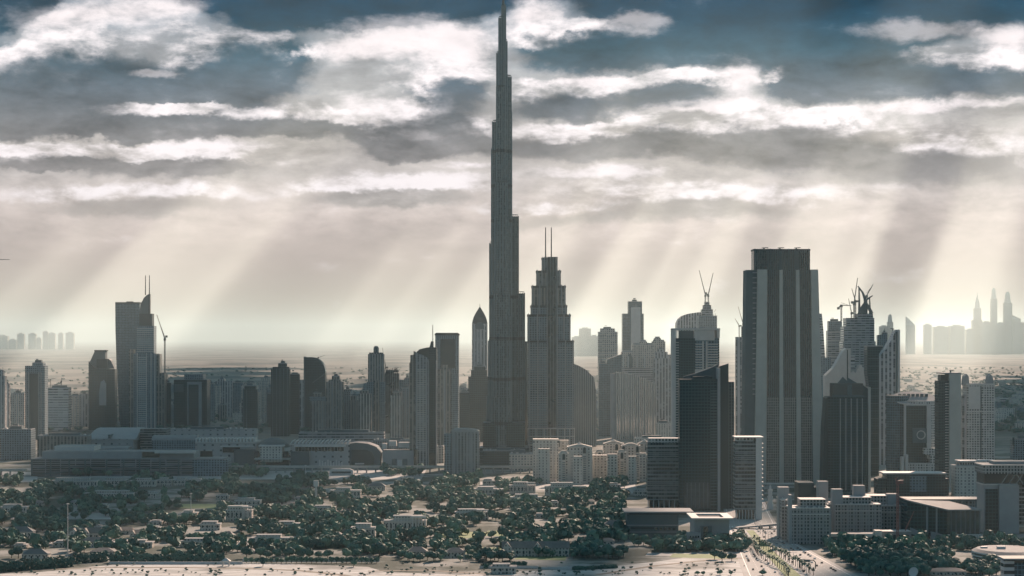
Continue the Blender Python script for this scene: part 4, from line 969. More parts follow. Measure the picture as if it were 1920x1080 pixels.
# ------------------------------------------------------------------ shopping mall, viaduct, halls
def mall_hall():
    b = B('mall_hall', 'long mall hall under a pale curved metal roof, far left', 'hall', 212, 862)
    mb = MB(); b.bx(mb, 164, 250, 823, 862, 0, 110); b.part('wall', mb, [FA['mall'], M['grey']])
    mb = MB(); n = 8; x0, x1 = b.x(162), b.x(254); z0, z1 = b.z(824), b.z(806); pv = None
    for i in range(n+1):
        a = i/n; y = -2+130*a; z = z0+(z1-z0)*math.sin(a*math.pi*.62)
        if pv: mb.face([(x0+6*a, pv[0], pv[1]), (x1, pv[0], pv[1]), (x1, y, z), (x0+6*a, y, z)], [(x0, pv[0]), (x1, pv[0]), (x1, y), (x0, y)]); mb.face([(x1, pv[0], pv[1]), (x1, pv[0], z0-2), (x1, y, z0-2), (x1, y, z)], [(0, 0)]*4)
        pv = (y, z)
    o = b.part('curved_roof', mb, [M['grey']])
    mb = MB(); b.bx(mb, 203, 207, 815, 822, -2.5, 60); b.part('roof_rib', mb, [M['slate'], M['slate']], o)
    mb = MB(); b.bx(mb, 256, 306, 806, 862, 40, 90); b.part('side_wing', mb, [FA['hdark'], M['roof']])
mall_hall()
def parking_terraces():
    b = B('mall_building', 'broad dark terraced mall front with layered ramps, lower left', 'mall building', 238, 892)
    mb = MB(); b.bx(mb, 58, 420, 860, 892, 0, 60); b.part('terrace_floors', mb, [FA['mallglass'], M['roof']])
    mb = MB(); b.bx(mb, 76, 362, 847, 860, 10, 70); b.part('upper_wall', mb, [M['grey'], M['roof']])
    mb = MB(); b.bx(mb, 95, 170, 838, 847, 30, 90); b.part('roof_block', mb, [M['pale'], M['roofpale']]); mb = MB(); b.bx(mb, 290, 366, 845, 850, -1, 9); b.part('roof_block', mb, [M['pale'], M['roofpale']])
    mb = MB(); b.bx(mb, 265, 297, 848, 858, 8.5, 9.9); b.part('dark_opening', mb, [M['black'], M['black']]); mb = MB(); b.bx(mb, 374, 397, 846, 857, 8.5, 9.9); b.part('dark_opening', mb, [M['black'], M['black']])
    mb = MB()
    for xa, za, xb, zb in ((62, 890, 250, 874), (150, 888, 390, 868), (240, 886, 418, 880), (70, 878, 200, 872)): mb.bar((b.x(xa), -2, b.z(za)), (b.x(xb), -2, b.z(zb)), 1.6)
    b.part('ramps', mb, [M['slate']])
    mb = MB(); b.bx(mb, 362, 428, 862, 893, -6, 40); b.part('end_block', mb, [FA['mid'], M['roof']])
    pilasters(b, [b.x(x) for x in (60, 95, 130, 160, 200, 232, 262, 300, 335)], 0, 0, b.z(861), 2.4, 1.5, 'slate')
parking_terraces()
def barrel(label, x0, x1, yt, yw, yb, depth=60):
    b = B('mall_hall', label, 'hall', (x0+x1)/2, yb); mb = MB(); b.bx(mb, x0, x1, yw, yb, 0, depth); b.part('wall', mb, [FA['mid'], M['roof']])
    mb = MB(); n = 8; zz0, zz1 = b.z(yw), b.z(yt)
    pts = [(depth/2-depth/2*math.cos(math.pi*i/n), zz0+(zz1-zz0)*math.sin(math.pi*i/n)) for i in range(n+1)]
    for i in range(n):
        (ya, za), (yb_, zb) = pts[i], pts[i+1]; mb.face([(b.x(x0)-1, ya, za), (b.x(x1)+1, ya, za), (b.x(x1)+1, yb_, zb), (b.x(x0)-1, yb_, zb)], [(b.x(x0), ya), (b.x(x1), ya), (b.x(x1), yb_), (b.x(x0), yb_)])
    for xx in (b.x(x0)-1, b.x(x1)+1): mb.face([(xx, y, z) for y, z in pts], pts)
    b.part('barrel_roof', mb, [M['roofpale']]); return b
barrel('low hall with ribbed barrel roof beside the long curved-roof hall', 285, 366, 817, 826, 866)
barrel('second low barrel-roofed hall, smaller, behind terraced mall front', 168, 240, 838, 842, 868, 40)
def skylight_row(label, x0, x1, y, yb, n, lean=0):
    b = B('mall_building', label, 'mall building', (x0+x1)/2, yb); mb = MB(); b.bx(mb, x0, x1, y+8, yb, 0, 70); b.part('wall', mb, [FA['mall'], M['roof']])
    mb = MB(); b.bx(mb, x0, x1, y+6.4, y+8, -2, 74); b.part('roof_slab', mb, [M['pale'], M['grey']])
    w = (x1-x0)/n
    mb = MB()
    for i in range(n): mb.slab(b.prof([(x0+w*i, y+6.4), (x0+w*i+w*.45, y+6.4), (x0+w*i+w*.45+lean, y), (x0+w*i+lean, y)]), 2, 40)
    b.part('roof_fins', mb, [M['white'], M['white']])
    return b
b = skylight_row('mall wing with a row of white skylights on its roof, left of domed gate', 366, 481, 822, 876, 18)
mb = MB(); b.bx(mb, 418, 450, 838, 848, -1.5, -.1); b.part('dark_opening', mb, [M['black'], M['black']]); mb = MB(); b.bx(mb, 462, 470, 850, 864, -1.5, -.1); b.part('dark_opening', mb, [M['black'], M['black']])
mb = MB(); b.bx(mb, 414, 476, 835.5, 838, -4, -.1); b.part('canopy', mb, [M['white'], M['white']])
mb = MB(); b.bx(mb, 440, 479, 842, 876, -10, -.2); b.part('portal_block', mb, [M['slate'], M['roof']])
def gate_dome():
    b = B('mall_hall', 'mall gate hall with low dome and pale columned front', 'hall', 512, 877)
    mb = MB(); b.bx(mb, 480, 545, 852, 877, 0, 50); b.part('wall', mb, [FA['mall'], M['roof']])
    mb = MB(); b.bx(mb, 489, 530, 837, 866, -8, 30); b.part('front_block', mb, [FA['cream'], M['pale']])
    mb = MB(); b.bx(mb, 486, 533, 834.5, 837, -10, 32); b.part('cornice', mb, [M['white'], M['pale']])
    mb = MB(); mb.dome(b.x(510), 30, b.z(840), 30*b.s, 18*b.s, 20, 5); b.part('dome', mb, [M['slate']])
    mb = MB()
    for x in (482, 536): mb.prism(circ(b.x(x), -2, 6*b.s, 12), b.z(856), b.z(846), circ(b.x(x), -2, 4.4*b.s, 12))
    b.part('dark_drums', mb, [M['dark'], M['slate']])
    mb = MB(); b.bx(mb, 478, 547, 859, 861, -14, 0); b.part('canopy', mb, [M['pale'], M['pale']])
    mb = MB(); b.bx(mb, 484, 542, 862, 877, -1, -.1); b.part('dark_openings', mb, [M['black'], M['black']])
gate_dome()
b = skylight_row('mall wing with slanted white roof fins and a strip of dark windows', 544, 656, 826, 878, 16, 4)
mb = MB(); b.bx(mb, 552, 648, 834.5, 837.5, -5, -.1); b.part('canopy', mb, [M['white'], M['white']])
mb = MB(); w = 6.1
for i in range(15): b.bx(mb, 554+i*w, 554+i*w+5, 838.5, 845.5, -.8, -.1)
b.part('window_strip', mb, [M['black'], M['black']])
mb = MB()
for i in range(9): b.bx(mb, 598+i*5.2, 598+i*5.2+3, 862+(i % 3)*2, 878, -1.2, -.1)
b.part('tall_windows', mb, [M['white'], M['white']])
mb = MB(); b.bx(mb, 546, 580, 846, 878, -8, -.2); b.part('stone_block', mb, [M['slate'], M['roof']])
def drum_hall():
    b = B('mall_hall', 'rounded mall hall with wide dark curved glass front', 'hall', 684, 878)
    mb = MB(); mb.slab(b.prof([(655, 878), (712, 878), (714, 850), (706, 838), (690, 832), (668, 830), (655, 832)]), 0, 60); b.part('shell', mb, [M['slate'], M['roof']])
    mb = MB(); mb.slab(b.prof([(659, 877), (700, 877), (702, 860), (698, 848), (686, 843), (659, 843)]), -1.4, -.1); b.part('curved_glass', mb, [M['dark'], M['dark']])
    mb = MB(); b.bx(mb, 666, 683, 868, 870.5, -5, -1.5); b.part('entrance_canopy', mb, [M['white'], M['white']])
drum_hall()
b = B('mall_building', 'plain stone mall block with two square framed doorways', 'mall building', 750, 878)
mb = MB(); b.bx(mb, 717, 776, 845, 878, 0, 50); b.part('wall', mb, [M['grey'], M['roof']])
for x in (735, 755): mb = MB(); b.bx(mb, x, x+9, 860, 876, -1.4, -.1); b.part('door_frame', mb, [M['slate'], M['slate']])
mb = MB(); b.bx(mb, 745, 754, 862, 878, -2, -.1); b.part('pale_portal', mb, [M['pale'], M['pale']])
mb = MB(); b.bx(mb, 776.2, 783, 842, 878, -4, 40); b.part('dark_end', mb, [M['black'], M['roof']])
mb = MB(); b.bx(mb, 728, 742, 828, 838, 20, 40); b.bx(mb, 746, 772, 831, 840, 24, 50); b.bx(mb, 716, 724, 832, 842, 10, 30); b.part('roof_plant', mb, [M['pale'], M['roofpale']])
for i, (xa, xb, yt, yb, lab) in enumerate(((905, 985, 846, 880, 'low dark pavilion block below the tallest tower, flat roofed'), (955, 1002, 852, 882, 'pale low block between tallest tower podium and viaduct'), (700, 790, 826, 850, 'low roofscape block behind mall drum hall'), (786, 832, 838, 868, 'low pale block behind the grey slotted block'), (70, 164, 818, 866, 'ribbed low block left of the long curved-roof hall'), (0, 58, 806, 862, 'dim low housing block at the left edge below the edge tower'), (300, 480, 806, 842, 'long low roofscape block behind skylight wing'), (560, 720, 812, 846, 'long low parking block behind slanted roof fins'))):
    b = B('low_block', lab, 'block', (xa+xb)/2, yb); mb = MB(); b.bx(mb, xa, xb, yt, yb, 0, 40); b.part('wall', mb, [FA[('dark', 'pale', 'mid', 'pale', 'midv', 'mid', 'mall', 'midh')[i]], M['roof' if i != 1 else 'roofpale']])
    roof_kit(b, b.x(xa)+.5, b.x(xb)-.5, .5, 39.5, b.z(yt), 'grey', i)
    mb = MB(); r = random.Random(i)
    for k in range(int((xb-xa)/9)):
        x = xa+4+k*9+r.uniform(-2, 2); q = r.uniform(1, 4); b.bx(mb, x, x+r.uniform(2, 5), yt-q, yt, 8+r.random()*8, 18+r.random()*14)
    b.part('roof_units', mb, [M['pale'], M['roofpale']])
def viaduct(x0, x1, yd, yb, label):
    b = B('viaduct', label, 'viaduct', (x0+x1)/2, yb); mb = MB(); b.bx(mb, x0, x1, yd, yd+3.6, 0, 10); b.part('deck', mb, [M['beige'], M['grey']])
    mb = MB(); b.bx(mb, x0, x1, yd-1.1, yd, -.2, .5); b.part('parapet', mb, [M['pale'], M['pale']])
    mb = MB(); x = x0+4
    while x < x1-2: mb.box(b.x(x)-1.1, b.x(x)+1.1, 3, 7, 0, b.z(yd+3.6)-.02); x += 17
    b.part('piers', mb, [M['grey'], M['grey']])
    return b
viaduct(428, 1012, 874, 887, 'long elevated metro viaduct running before the mall')
viaduct(-20, 48, 880, 892, 'short stretch of elevated viaduct at the left edge')
b = B('metro_station', 'pale box-like metro station straddling the viaduct', 'station', 640, 891)
mb = MB(); mb.slab(b.prof([(618, 891), (662, 891), (662, 882), (655, 879), (624, 879), (618, 882)]), -2, 14); b.part('shell', mb, [M['pale'], M['roofpale']])
mb = MB(); b.bx(mb, 622, 658, 884, 887, -2.6, -2.1); b.part('window_strip', mb, [M['dark'], M['dark']])

# ------------------------------------------------------------------ cream apartment complex
def cream_block(label, x0, x1, yt, yb, dome=False, arch=(), gable=True, roof='cream'):
    b = B('apartment_block', label, 'apartments', (x0+x1)/2, yb, 0, 'cream apartment blocks'); w = (x1-x0)*b.s; D = w*.7
    mb = MB(); b.bx(mb, x0, x1, yt, yb, 0, D); b.part('wall', mb, [FA['cream'], M['beige']])
    mb = MB(); b.bx(mb, x0-.6, x1+.6, yt+8, yt+9.2, -.9, D+.4); b.bx(mb, x0-.6, x1+.6, yt-.6, yt+.6, -.9, D+.4); b.part('cornice', mb, [M['cream'], M['cream']])
    n = max(3, int((x1-x0)/7)); pilasters(b, [b.x(x0)+w*i/n for i in range(n+1)], 0, 0, b.z(yt+9.4), 1.2, .7, 'cream')
    for ax in arch:
        mb = MB(); ar = 4.2*b.s; k = 10; cxx = b.x(ax)
        top = [(cxx+ar*math.cos(math.pi*i/k), b.z(yt+2)+ar*math.sin(math.pi*i/k)) for i in range(k+1)]
        mb.slab([(cxx-ar, 0), (cxx+ar, 0)]+top, -2.6, -.2); o = b.part('arched_bay', mb, [M['cream'], M['cream']])
        mb = MB(); ar *= .62; top = [(cxx+ar*math.cos(math.pi*i/k), b.z(yt+3)+ar*math.sin(math.pi*i/k)) for i in range(k+1)]
        mb.slab([(cxx-ar, b.z(yt+12)), (cxx+ar, b.z(yt+12))]+top, -3.0, -2.62); b.part('arched_window', mb, [M['dark'], M['dark']], o)
        mb = MB()
        for j in range(int((yb-yt-18)/4)): zz = b.z(yb)+4+j*4*b.s; mb.box(cxx-ar, cxx+ar, -3.2, -2.62, zz, zz+1.6*b.s)
        b.part('bay_windows', mb, [M['slate'], M['slate']], o)
    if gable:
        mb = MB(); mb.slab(b.prof([(x0+1, yt-.6), (x1-1, yt-.6), ((x0+x1)/2+4, yt-5), ((x0+x1)/2-4, yt-5)]), 2, D-2); b.part('hipped_roof', mb, [M['beige'], M['beige']])
    if dome:
        mb = MB(); c = (0, D/2); mb.prism(circ(0, D/2, 5*b.s, 12), b.z(yt), b.z(yt-4)); mb.dome(0, D/2, b.z(yt-4), 4.6*b.s, 3.6*b.s, 12, 4); mb.bar((0, D/2, b.z(yt-7)), (0, D/2, b.z(yt-11)), .8, .3); b.part('small_dome', mb, [M['cream'], M['cream']])
    return b
cream_block('tallest cream apartment block at the left end of the complex, flat topped', 1000, 1047, 824, 902, False, (), False)
cream_block('narrow bright cream stair tower right of the tallest cream block', 1042, 1066, 826, 898, False, (1047,), False)
cream_block('cream apartment block with small dome and finial, centre of complex', 1064, 1110, 838, 906, True, (1096,))
cream_block('lower cream block between the domed blocks, flat roofed', 1108, 1138, 854, 903, False, (), False)
cream_block('cream block with hipped roof and arched bay, behind lower cream block', 1132, 1170, 832, 894, True, (1156,))
cream_block('cream block with two arched bays, right end of complex', 1166, 1200, 836, 898, False, (1169, 1195))
cream_block('cream block partly hidden by banded office, far right of complex', 1196, 1222, 832, 896, True, (1212,))
for _a, _b, _t, _y, _l, _ar in ((1010, 1030, 842, 907, 'small cream block in front of the tallest cream block', ()), (1048, 1066, 850, 909, 'small cream block in front of the bright stair tower', (1057,)), (1076, 1091, 856, 911, 'small cream block before the domed cream block', ()), (1116, 1132, 848, 899, 'slim cream block rising behind the lower flat-roofed one', (1124,)), (1140, 1157, 852, 906, 'small cream block before the hipped-roof cream block', ()), (1158, 1174, 848, 904, 'cream block with one arched bay, before the two-bay block', (1166,)), (1179, 1193, 856, 907, 'lowest cream block at right of complex, flat topped', ()), (1200, 1215, 850, 903, 'cream block touching the banded office foot, flat topped', ())):
    cream_block(_l, _a, _b, _t, _y, False, _ar, len(_ar) > 0)
b = B('low_block', 'low pale block with white roof edge behind the banded office', 'block', 1240, 846)
mb = MB(); b.bx(mb, 1190, 1262, 822, 846, 0, 30); b.part('wall', mb, [FA['cream'], M['roofpale']]); roof_kit(b, b.x(1191), b.x(1261), .5, 29, b.z(822), 'white', 3)
b = T('pale mid-rise block with framed windows left of balcony tower foot', 1231, 1262, 794, 832, 'cream', cat='block', name='apartment_block')

# ------------------------------------------------------------------ right foreground: stone offices, gallery, gate
def stone_office(label, x0, x1, yt, yb, towers=(), setback=None, depth=40):
    b = B('office_block', label, 'office block', (x0+x1)/2, yb)
    mb = MB(); b.bx(mb, x0, x1, yt, yb, 0, depth); b.part('wall', mb, [FA['difc'], M['roofpale']])
    w = b.x(x1)-b.x(x0); n = max(3, int(w/7)); pilasters(b, [b.x(x0)+w*i/n for i in range(n+1)], 0, 0, b.z(yt)+1, 1.0, .8, 'grey')
    mb = MB(); b.bx(mb, x0-.5, x1+.5, yt-.8, yt+.8, -1, depth+.5); b.bx(mb, x0-.4, x1+.4, yt+11, yt+12.4, -1.1, 0.02); b.part('cornice', mb, [M['pale'], M['pale']])
    if setback:
        mb = MB(); b.bx(mb, setback[0], setback[1], setback[2], yt, 8, depth-4); b.part('setback_storey', mb, [FA['difc'], M['roofpale']])
        mb = MB(); b.bx(mb, setback[0]-.5, setback[1]+.5, setback[2]-.8, setback[2]+.4, 7, depth-3); b.part('setback_cornice', mb, [M['pale'], M['pale']])
    for (xa, xb, y, y0) in towers:
        mb = MB(); b.bx(mb, xa, xb, y, yb, y0, y0+16); b.part('stair_tower', mb, [M['grey'], M['roofpale']])
    mb = MB(); r = random.Random(int(x0))
    for k in range(10):
        x = r.uniform(x0+3, x1-6); b.bx(mb, x, x+r.uniform(2, 4), yt-r.uniform(1.5, 4), yt-.8, depth*.3*r.random()+2, depth*.3*r.random()+14)
    b.part('roof_units', mb, [M['pale'], M['roofpale']]); return b
stone_office('grey stone office with square window grid, left one beside the highway', 1483, 1557, 953, 1020, [(1480, 1485, 928, -1.2)], (1503, 1550, 938))
stone_office('narrow grey stone wing facing the highway, leftmost of stone offices', 1466, 1482, 938, 1012, [(1464, 1484, 916, 20)], None, 50)
stone_office('larger grey stone office with window grid in the middle of the stone offices', 1566, 1652, 946, 1008, [(1562, 1581, 918, 4), (1609, 1630, 914, 30)], (1577, 1636, 934))
stone_office('recessed grey stone wing joining the two gridded offices', 1541, 1567, 946, 1006, [(1541, 1560, 906, 30)], None, 44)
stone_office('grey stone office at right of the stone offices, next to red crane', 1653, 1688, 948, 1004, [(1666, 1688, 927, 6)], (1630, 1668, 931))
b = B('office_block', 'black boxy rooftop block rising behind the left stone office', 'office block', 1518, 975)
mb = MB(); b.bx(mb, 1497, 1526, 906, 975, 0, 40); b.part('shaft', mb, [M['dark'], M['roofdark']]); mb = MB(); b.bx(mb, 1526.1, 1540, 914, 975, 2, 38); b.part('side_wing', mb, [M['dark'], M['roofdark']])
mb = MB(); b.bx(mb, 1496.6, 1526.3, 905, 907, -.5, 40.5); b.part('parapet', mb, [M['slate'], M['roofdark']])
b = B('low_block', 'long low white building with end towers at the edge of the trees', 'block', 1590, 1019)
mb = MB(); b.bx(mb, 1529, 1652, 1001, 1019, 0, 20); b.part('wall', mb, [M['cream'], M['roofpale']])
mb = MB(); b.bx(mb, 1527, 1536, 996, 1019, -1, 14); b.bx(mb, 1543, 1551, 995, 1012, 3, 14); b.bx(mb, 1641, 1653.5, 995, 1019, -1, 14); b.part('end_towers', mb, [M['cream'], M['cream']])
mb = MB(); b.bx(mb, 1554, 1648, 1006.5, 1009.5, -.5, -.05); b.part('window_strip', mb, [M['slate'], M['slate']])
b = B('low_block', 'low grey wing with open bays right of the long white building', 'block', 1682, 1016)
mb = MB(); b.bx(mb, 1654, 1710, 998, 1016, 4, 24); b.part('wall', mb, [M['grey'], M['roofpale']]); mb = MB()
for x in range(1660, 1706, 8): b.bx(mb, x, x+5, 1003, 1013, 3.2, 3.95)
b.part('open_bays', mb, [M['dark'], M['dark']])
mb = MB(); b.bx(mb, 1654, 1710, 996.6, 998, 3, 25); b.part('roof_edge', mb, [M['pale'], M['pale']])
def gallery():
    b = B('gallery_building', 'glass-fronted gallery under a broad sloping pale roof', 'gallery', 1770, 1011)
    mb = MB(); b.bx(mb, 1776, 1838, 957, 1003, 0, 30); b.part('glass_front', mb, [FA['mirrord'], M['roof']])
    mb = MB(); mb.slab(b.prof([(1702, 1005), (1775.8, 1005), (1775.8, 956), (1702, 938)]), 2, 60); b.part('dark_wall', mb, [FA['dark'], M['roof']])
    mb = MB()
    pts = [(1700, 937, -3), (1777, 955, -4), (1840, 954.5, -4), (1800, 947, 62), (1742, 945, 62)]
    top = [(b.x(x), y, b.z(p)) for x, p, y in pts]; bot = [(x, y, z-1.6) for x, y, z in top]; n = len(top)
    mb.face(top, [(p[0], p[1]) for p in top], 0); mb.face(list(reversed(bot)), [(p[0], p[1]) for p in bot], 0)
    for i in range(n): j = (i+1) % n; mb.face([bot[i], bot[j], top[j], top[i]], [(0, 0)]*4, 0)
    b.part('sloping_roof', mb, [M['roofpale']])
    mb = MB()
    for x in (1737, 1755): b.bx(mb, x, x+3, 950, 1004, .6, 1.9)
    b.part('stone_piers', mb, [M['grey'], M['grey']])
    mb = MB(); b.bx(mb, 1776, 1838, 1001.5, 1003, -4, -.1); b.bx(mb, 1776, 1838, 1009, 1011, -4, -2)
    for i in range(14): x = 1777+i*4.6; b.bx(mb, x, x+2.6, 1003, 1009, -4, -2.4)
    b.part('colonnade', mb, [M['pale'], M['pale']])
    mb = MB(); mb.slab(b.prof([(1744, 1012), (1772, 1012), (1772, 1003), (1744, 996)]), -6, -2); b.part('ramp_wall', mb, [M['grey'], M['grey']]); mb = MB(); mb.slab(b.prof([(1705, 1000), (1729, 1006), (1729, 998), (1705, 988)]), -8, -4); b.part('ramp_wall', mb, [M['grey'], M['grey']])
gallery()
b = B('gallery_building', 'long flat-roofed glass gallery stretching behind sloping-roof gallery', 'gallery', 1766, 976)
mb = MB(); b.bx(mb, 1690, 1842, 940, 976, 6, 40); b.part('wall', mb, [FA['mid'], M['roof']])
mb = MB(); b.bx(mb, 1686, 1844, 936.0, 939.8, 0, 44); b.part('flat_roof', mb, [M['slate'], M['beige']])
mb = MB()
for x in range(1696, 1842, 12): mb.box(b.x(x)-.5, b.x(x)+.5, 1, 2, 0, b.z(939.9))
b.part('columns', mb, [M['grey'], M['grey']])
b = B('office_block', 'low wide black glass block with white roof line, below the round tower', 'office block', 1712, 930)
mb = MB(); b.bx(mb, 1663, 1773, 889, 930, 0, 40); b.part('shaft', mb, [FA['dark'], M['roof']])
mb = MB(); b.bx(mb, 1646, 1662.9, 898, 928, 4, 36); b.bx(mb, 1773.1, 1780, 898, 930, 4, 36); b.part('side_wing', mb, [FA['dark'], M['roof']])
mb = MB(); b.bx(mb, 1656, 1774, 886.6, 889, -1.5, 41); b.part('roof_line', mb, [M['white'], M['white']])
mb = MB(); b.bx(mb, 1706, 1737, 893, 922, -.6, -.05); b.part('grey_glazing', mb, [FA['mid'], M['roof']])
def cream_office():
    b = B('office_block', 'cream stone office with rounded corner and window grid, left of the great gate', 'office block', 1820, 932)
    mb = MB(); pl = [(b.x(1794), 10), (b.x(1800), 2), (b.x(1812), 0), (b.x(1850), 0), (b.x(1850), 40), (b.x(1794), 40)]
    mb.prism(pl, 0, b.z(876)); b.part('wall', mb, [FA['cream'], M['roofpale']])
    mb = MB(); pl2 = [(x-1 if x < 0 else x+1, y-1 if y < 20 else y+1) for x, y in pl]; mb.prism(pl2, b.z(876.5), b.z(873.5)); b.part('cornice', mb, [M['cream'], M['roofpale']])
    mb = MB(); b.bx(mb, 1802, 1850, 866, 873.5, 6, 36); b.part('setback_storey', mb, [FA['difc'], M['roofpale']])
    mb = MB(); b.bx(mb, 1800, 1852, 864.5, 866, 4, 38); b.bx(mb, 1835, 1866, 862.5, 864.5, 8, 20); b.part('roof_slab', mb, [M['white'], M['white']])
    pilasters(b, [b.x(x) for x in (1813, 1822, 1831, 1840)], 0, 0, b.z(878), 1.0, .7, 'cream')
cream_office()
def great_gate():
    b = B('gate_building', 'monumental square arch building with diagonal trusses under its roof, right edge', 'gate', 1886, 1000)
    mb = MB(); b.bx(mb, 1845, 1872, 909, 1000, 0, 40); b.part('left_leg', mb, [M['grey'], M['roofpale']])
    mb = MB(); b.bx(mb, 1847.5, 1871, 917, 1000, -.8, -.05); b.part('leg_glass', mb, [FA['dark'], M['dark']])
    mb = MB(); b.bx(mb, 1872.2, 1909, 908, 1000, -5, 40); b.part('stone_pier', mb, [M['grey'], M['roofpale']])
    mb = MB(); b.bx(mb, 1909.2, 1990, 910, 985, 14, 40); b.part('inner_block', mb, [FA['hdark'], M['roofpale']])
    mb = MB(); b.bx(mb, 1910, 1990, 932, 934, 8, 13.9); b.part('inner_canopy', mb, [M['pale'], M['pale']])
    mb = MB(); b.bx(mb, 1846, 1990, 888, 907.9, 1, 44); b.part('truss_storey', mb, [M['black'], M['roof']])
    mb = MB(); x = 1878
    while x < 1990: mb.bar((b.x(x), .6, b.z(907)), (b.x(x+12), .6, b.z(889)), .8); mb.bar((b.x(x+12), .6, b.z(907)), (b.x(x), .6, b.z(889)), .8) if x > 1900 else None; x += 14
    b.part('trusses', mb, [M['grey']])
    mb = MB(); b.bx(mb, 1843, 1990, 873, 888, -3, 46); b.part('roof_storey', mb, [FA['difc'], M['roofpale']])
    mb = MB(); b.bx(mb, 1842, 1992, 871.4, 873, -4, 47); b.bx(mb, 1843, 1908, 907, 909.4, -1.4, 41); b.part('cornice', mb, [M['pale'], M['roofpale']])
    mb = MB(); b.bx(mb, 1868, 1990, 866, 871.3, 10, 40); b.bx(mb, 1905, 1912, 866.5, 871, 8, 9.9); b.part('roof_plant', mb, [M['grey'], M['roofpale']])
great_gate()
b = T('hazy mid-rise with dark sign mast behind the cream office, right edge', 1900, 1935, 824, 862, 'mid', cat='block', name='apartment_block')
mb = MB(); b.bx(mb, 1898, 1901.5, 820, 834, -2, -.2); b.part('sign_mast', mb, [M['dark']])
def disc_hall():
    b = B('round_hall', 'low round building with layered white rims and pale flat roof, lower right', 'hall', 1880, 1064)
    mb = MB(); rx = 66*b.s
    def el(k): return [(k*rx*math.cos(2*math.pi*i/36)+14, 46+k*46*math.sin(2*math.pi*i/36)) for i in range(36)]
    mb.prism(el(.93), 0, b.z(1042)); b.part('glass_drum', mb, [M['dark'], M['roof']])
    for i, (yy, k) in enumerate(((1062, .95), (1056, .98), (1050, 1.0), (1044, 1.0))):
        mb = MB(); mb.prism(el(k), b.z(yy), b.z(yy-2.4), el(k*.99)); b.part('rim', mb, [M['white'], M['roofpale']])
    mb = MB(); mb.prism(el(.99), b.z(1041.6), b.z(1037), el(.86), 0, 0); b.part('roof', mb, [M['roofpale']])
    mb = MB(); mb.box(4, 12, 42, 47, b.z(1037), b.z(1032)); mb.box(-10, -4, 50, 56, b.z(1037), b.z(1034)); mb.box(36, 50, 40, 45, b.z(1037), b.z(1035)); b.part('roof_plant', mb, [M['white'], M['white']])
disc_hall()
b = B('office_block', 'corner of a small white and glass block at the lower right corner', 'office block', 1902, 1102)
mb = MB(); b.bx(mb, 1883, 1902, 1052, 1102, 0, 16); b.part('banded_wing', mb, [FA['paleh'], M['roofpale']])
mb = MB(); b.bx(mb, 1902.1, 1940, 1056, 1102, 1.5, 22); b.part('glass_wing', mb, [FA['blue'], M['roof']])
mb = MB(); b.bx(mb, 1880, 1944, 1046.5, 1049, -4, 24); b.part('flat_roof', mb, [M['grey'], M['beige']])
mb = MB(); b.bx(mb, 1900, 1944, 1049, 1056, 3, 20); b.part('top_storey', mb, [M['black'], M['roof']])
def museum():
    b = B('museum_building', 'low grey slab-walled building with thin overhanging roof, front of near dark tower', 'building', 1240, 1008)
    mb = MB(); b.bx(mb, 1176, 1272, 965, 1008, 0, 40); b.part('wall', mb, [M['slate'], M['roof']])
    mb = MB(); b.bx(mb, 1170, 1300, 958.5, 961, -6, 48); b.part('roof_plate', mb, [M['grey'], M['roofpale']])
    mb = MB(); b.bx(mb, 1180, 1296, 961, 965, 1, 39); b.part('clerestory', mb, [M['dark'], M['dark']])
    mb = MB(); b.bx(mb, 1182, 1226, 988, 992, -.8, -.05); b.part('long_window', mb, [M['dark'], M['dark']])
    mb = MB()
    for i in range(5): b.bx(mb, 1228+i*8.4, 1233+i*8.4, 989, 993.5, -.8, -.05)
    b.part('square_windows', mb, [M['black'], M['black']])
    mb = MB(); b.bx(mb, 1175, 1273, 984, 985.5, -1, -.05); b.bx(mb, 1175, 1273, 997, 998, -1, -.05); b.part('string_course', mb, [M['grey'], M['grey']])
museum()
def courtyard():
    b = B('museum_building', 'grey cubic building with white square roof ring, bright in the sun', 'building', 1332, 1024)
    mb = MB(); b.bx(mb, 1302, 1368, 974, 1024, 2, 60); b.part('wall', mb, [M['grey'], M['roof']])
    x0, x1, z0, z1 = b.x(1296), b.x(1374), b.z(973), b.z(970.5); y0, y1, t = -6, 66, 11
    mb = MB(); mb.box(x0, x1, y0, y0+t, z0, z1); mb.box(x0, x1, y1-t, y1, z0, z1); mb.box(x0, x0+t*.8, y0+t, y1-t, z0, z1); mb.box(x1-t*.8, x1, y0+t, y1-t, z0, z1)
    b.part('roof_ring', mb, [M['pale'], M['white']])
    mb = MB(); b.bx(mb, 1314, 1334, 986, 1024, -6, 1.9); b.part('front_tower', mb, [M['slate'], M['roof']])
    mb = MB(); b.bx(mb, 1318, 1326, 986.5, 1020, -6.6, -6.05); b.part('dark_opening', mb, [M['black'], M['black']]); mb = MB(); b.bx(mb, 1350, 1367, 1000, 1022, 1.2, 1.95); b.part('dark_opening', mb, [M['black'], M['black']])
    mb = MB(); b.bx(mb, 1287, 1313, 997, 1020, -10, 1); b.part('low_wing', mb, [M['grey'], M['roofpale']])
    mb = MB()
    for x in range(1292, 1312, 5): b.bx(mb, x, x+2.4, 1003, 1007, -10.6, -10.05)
    b.part('square_windows', mb, [M['black'], M['black']])
courtyard()

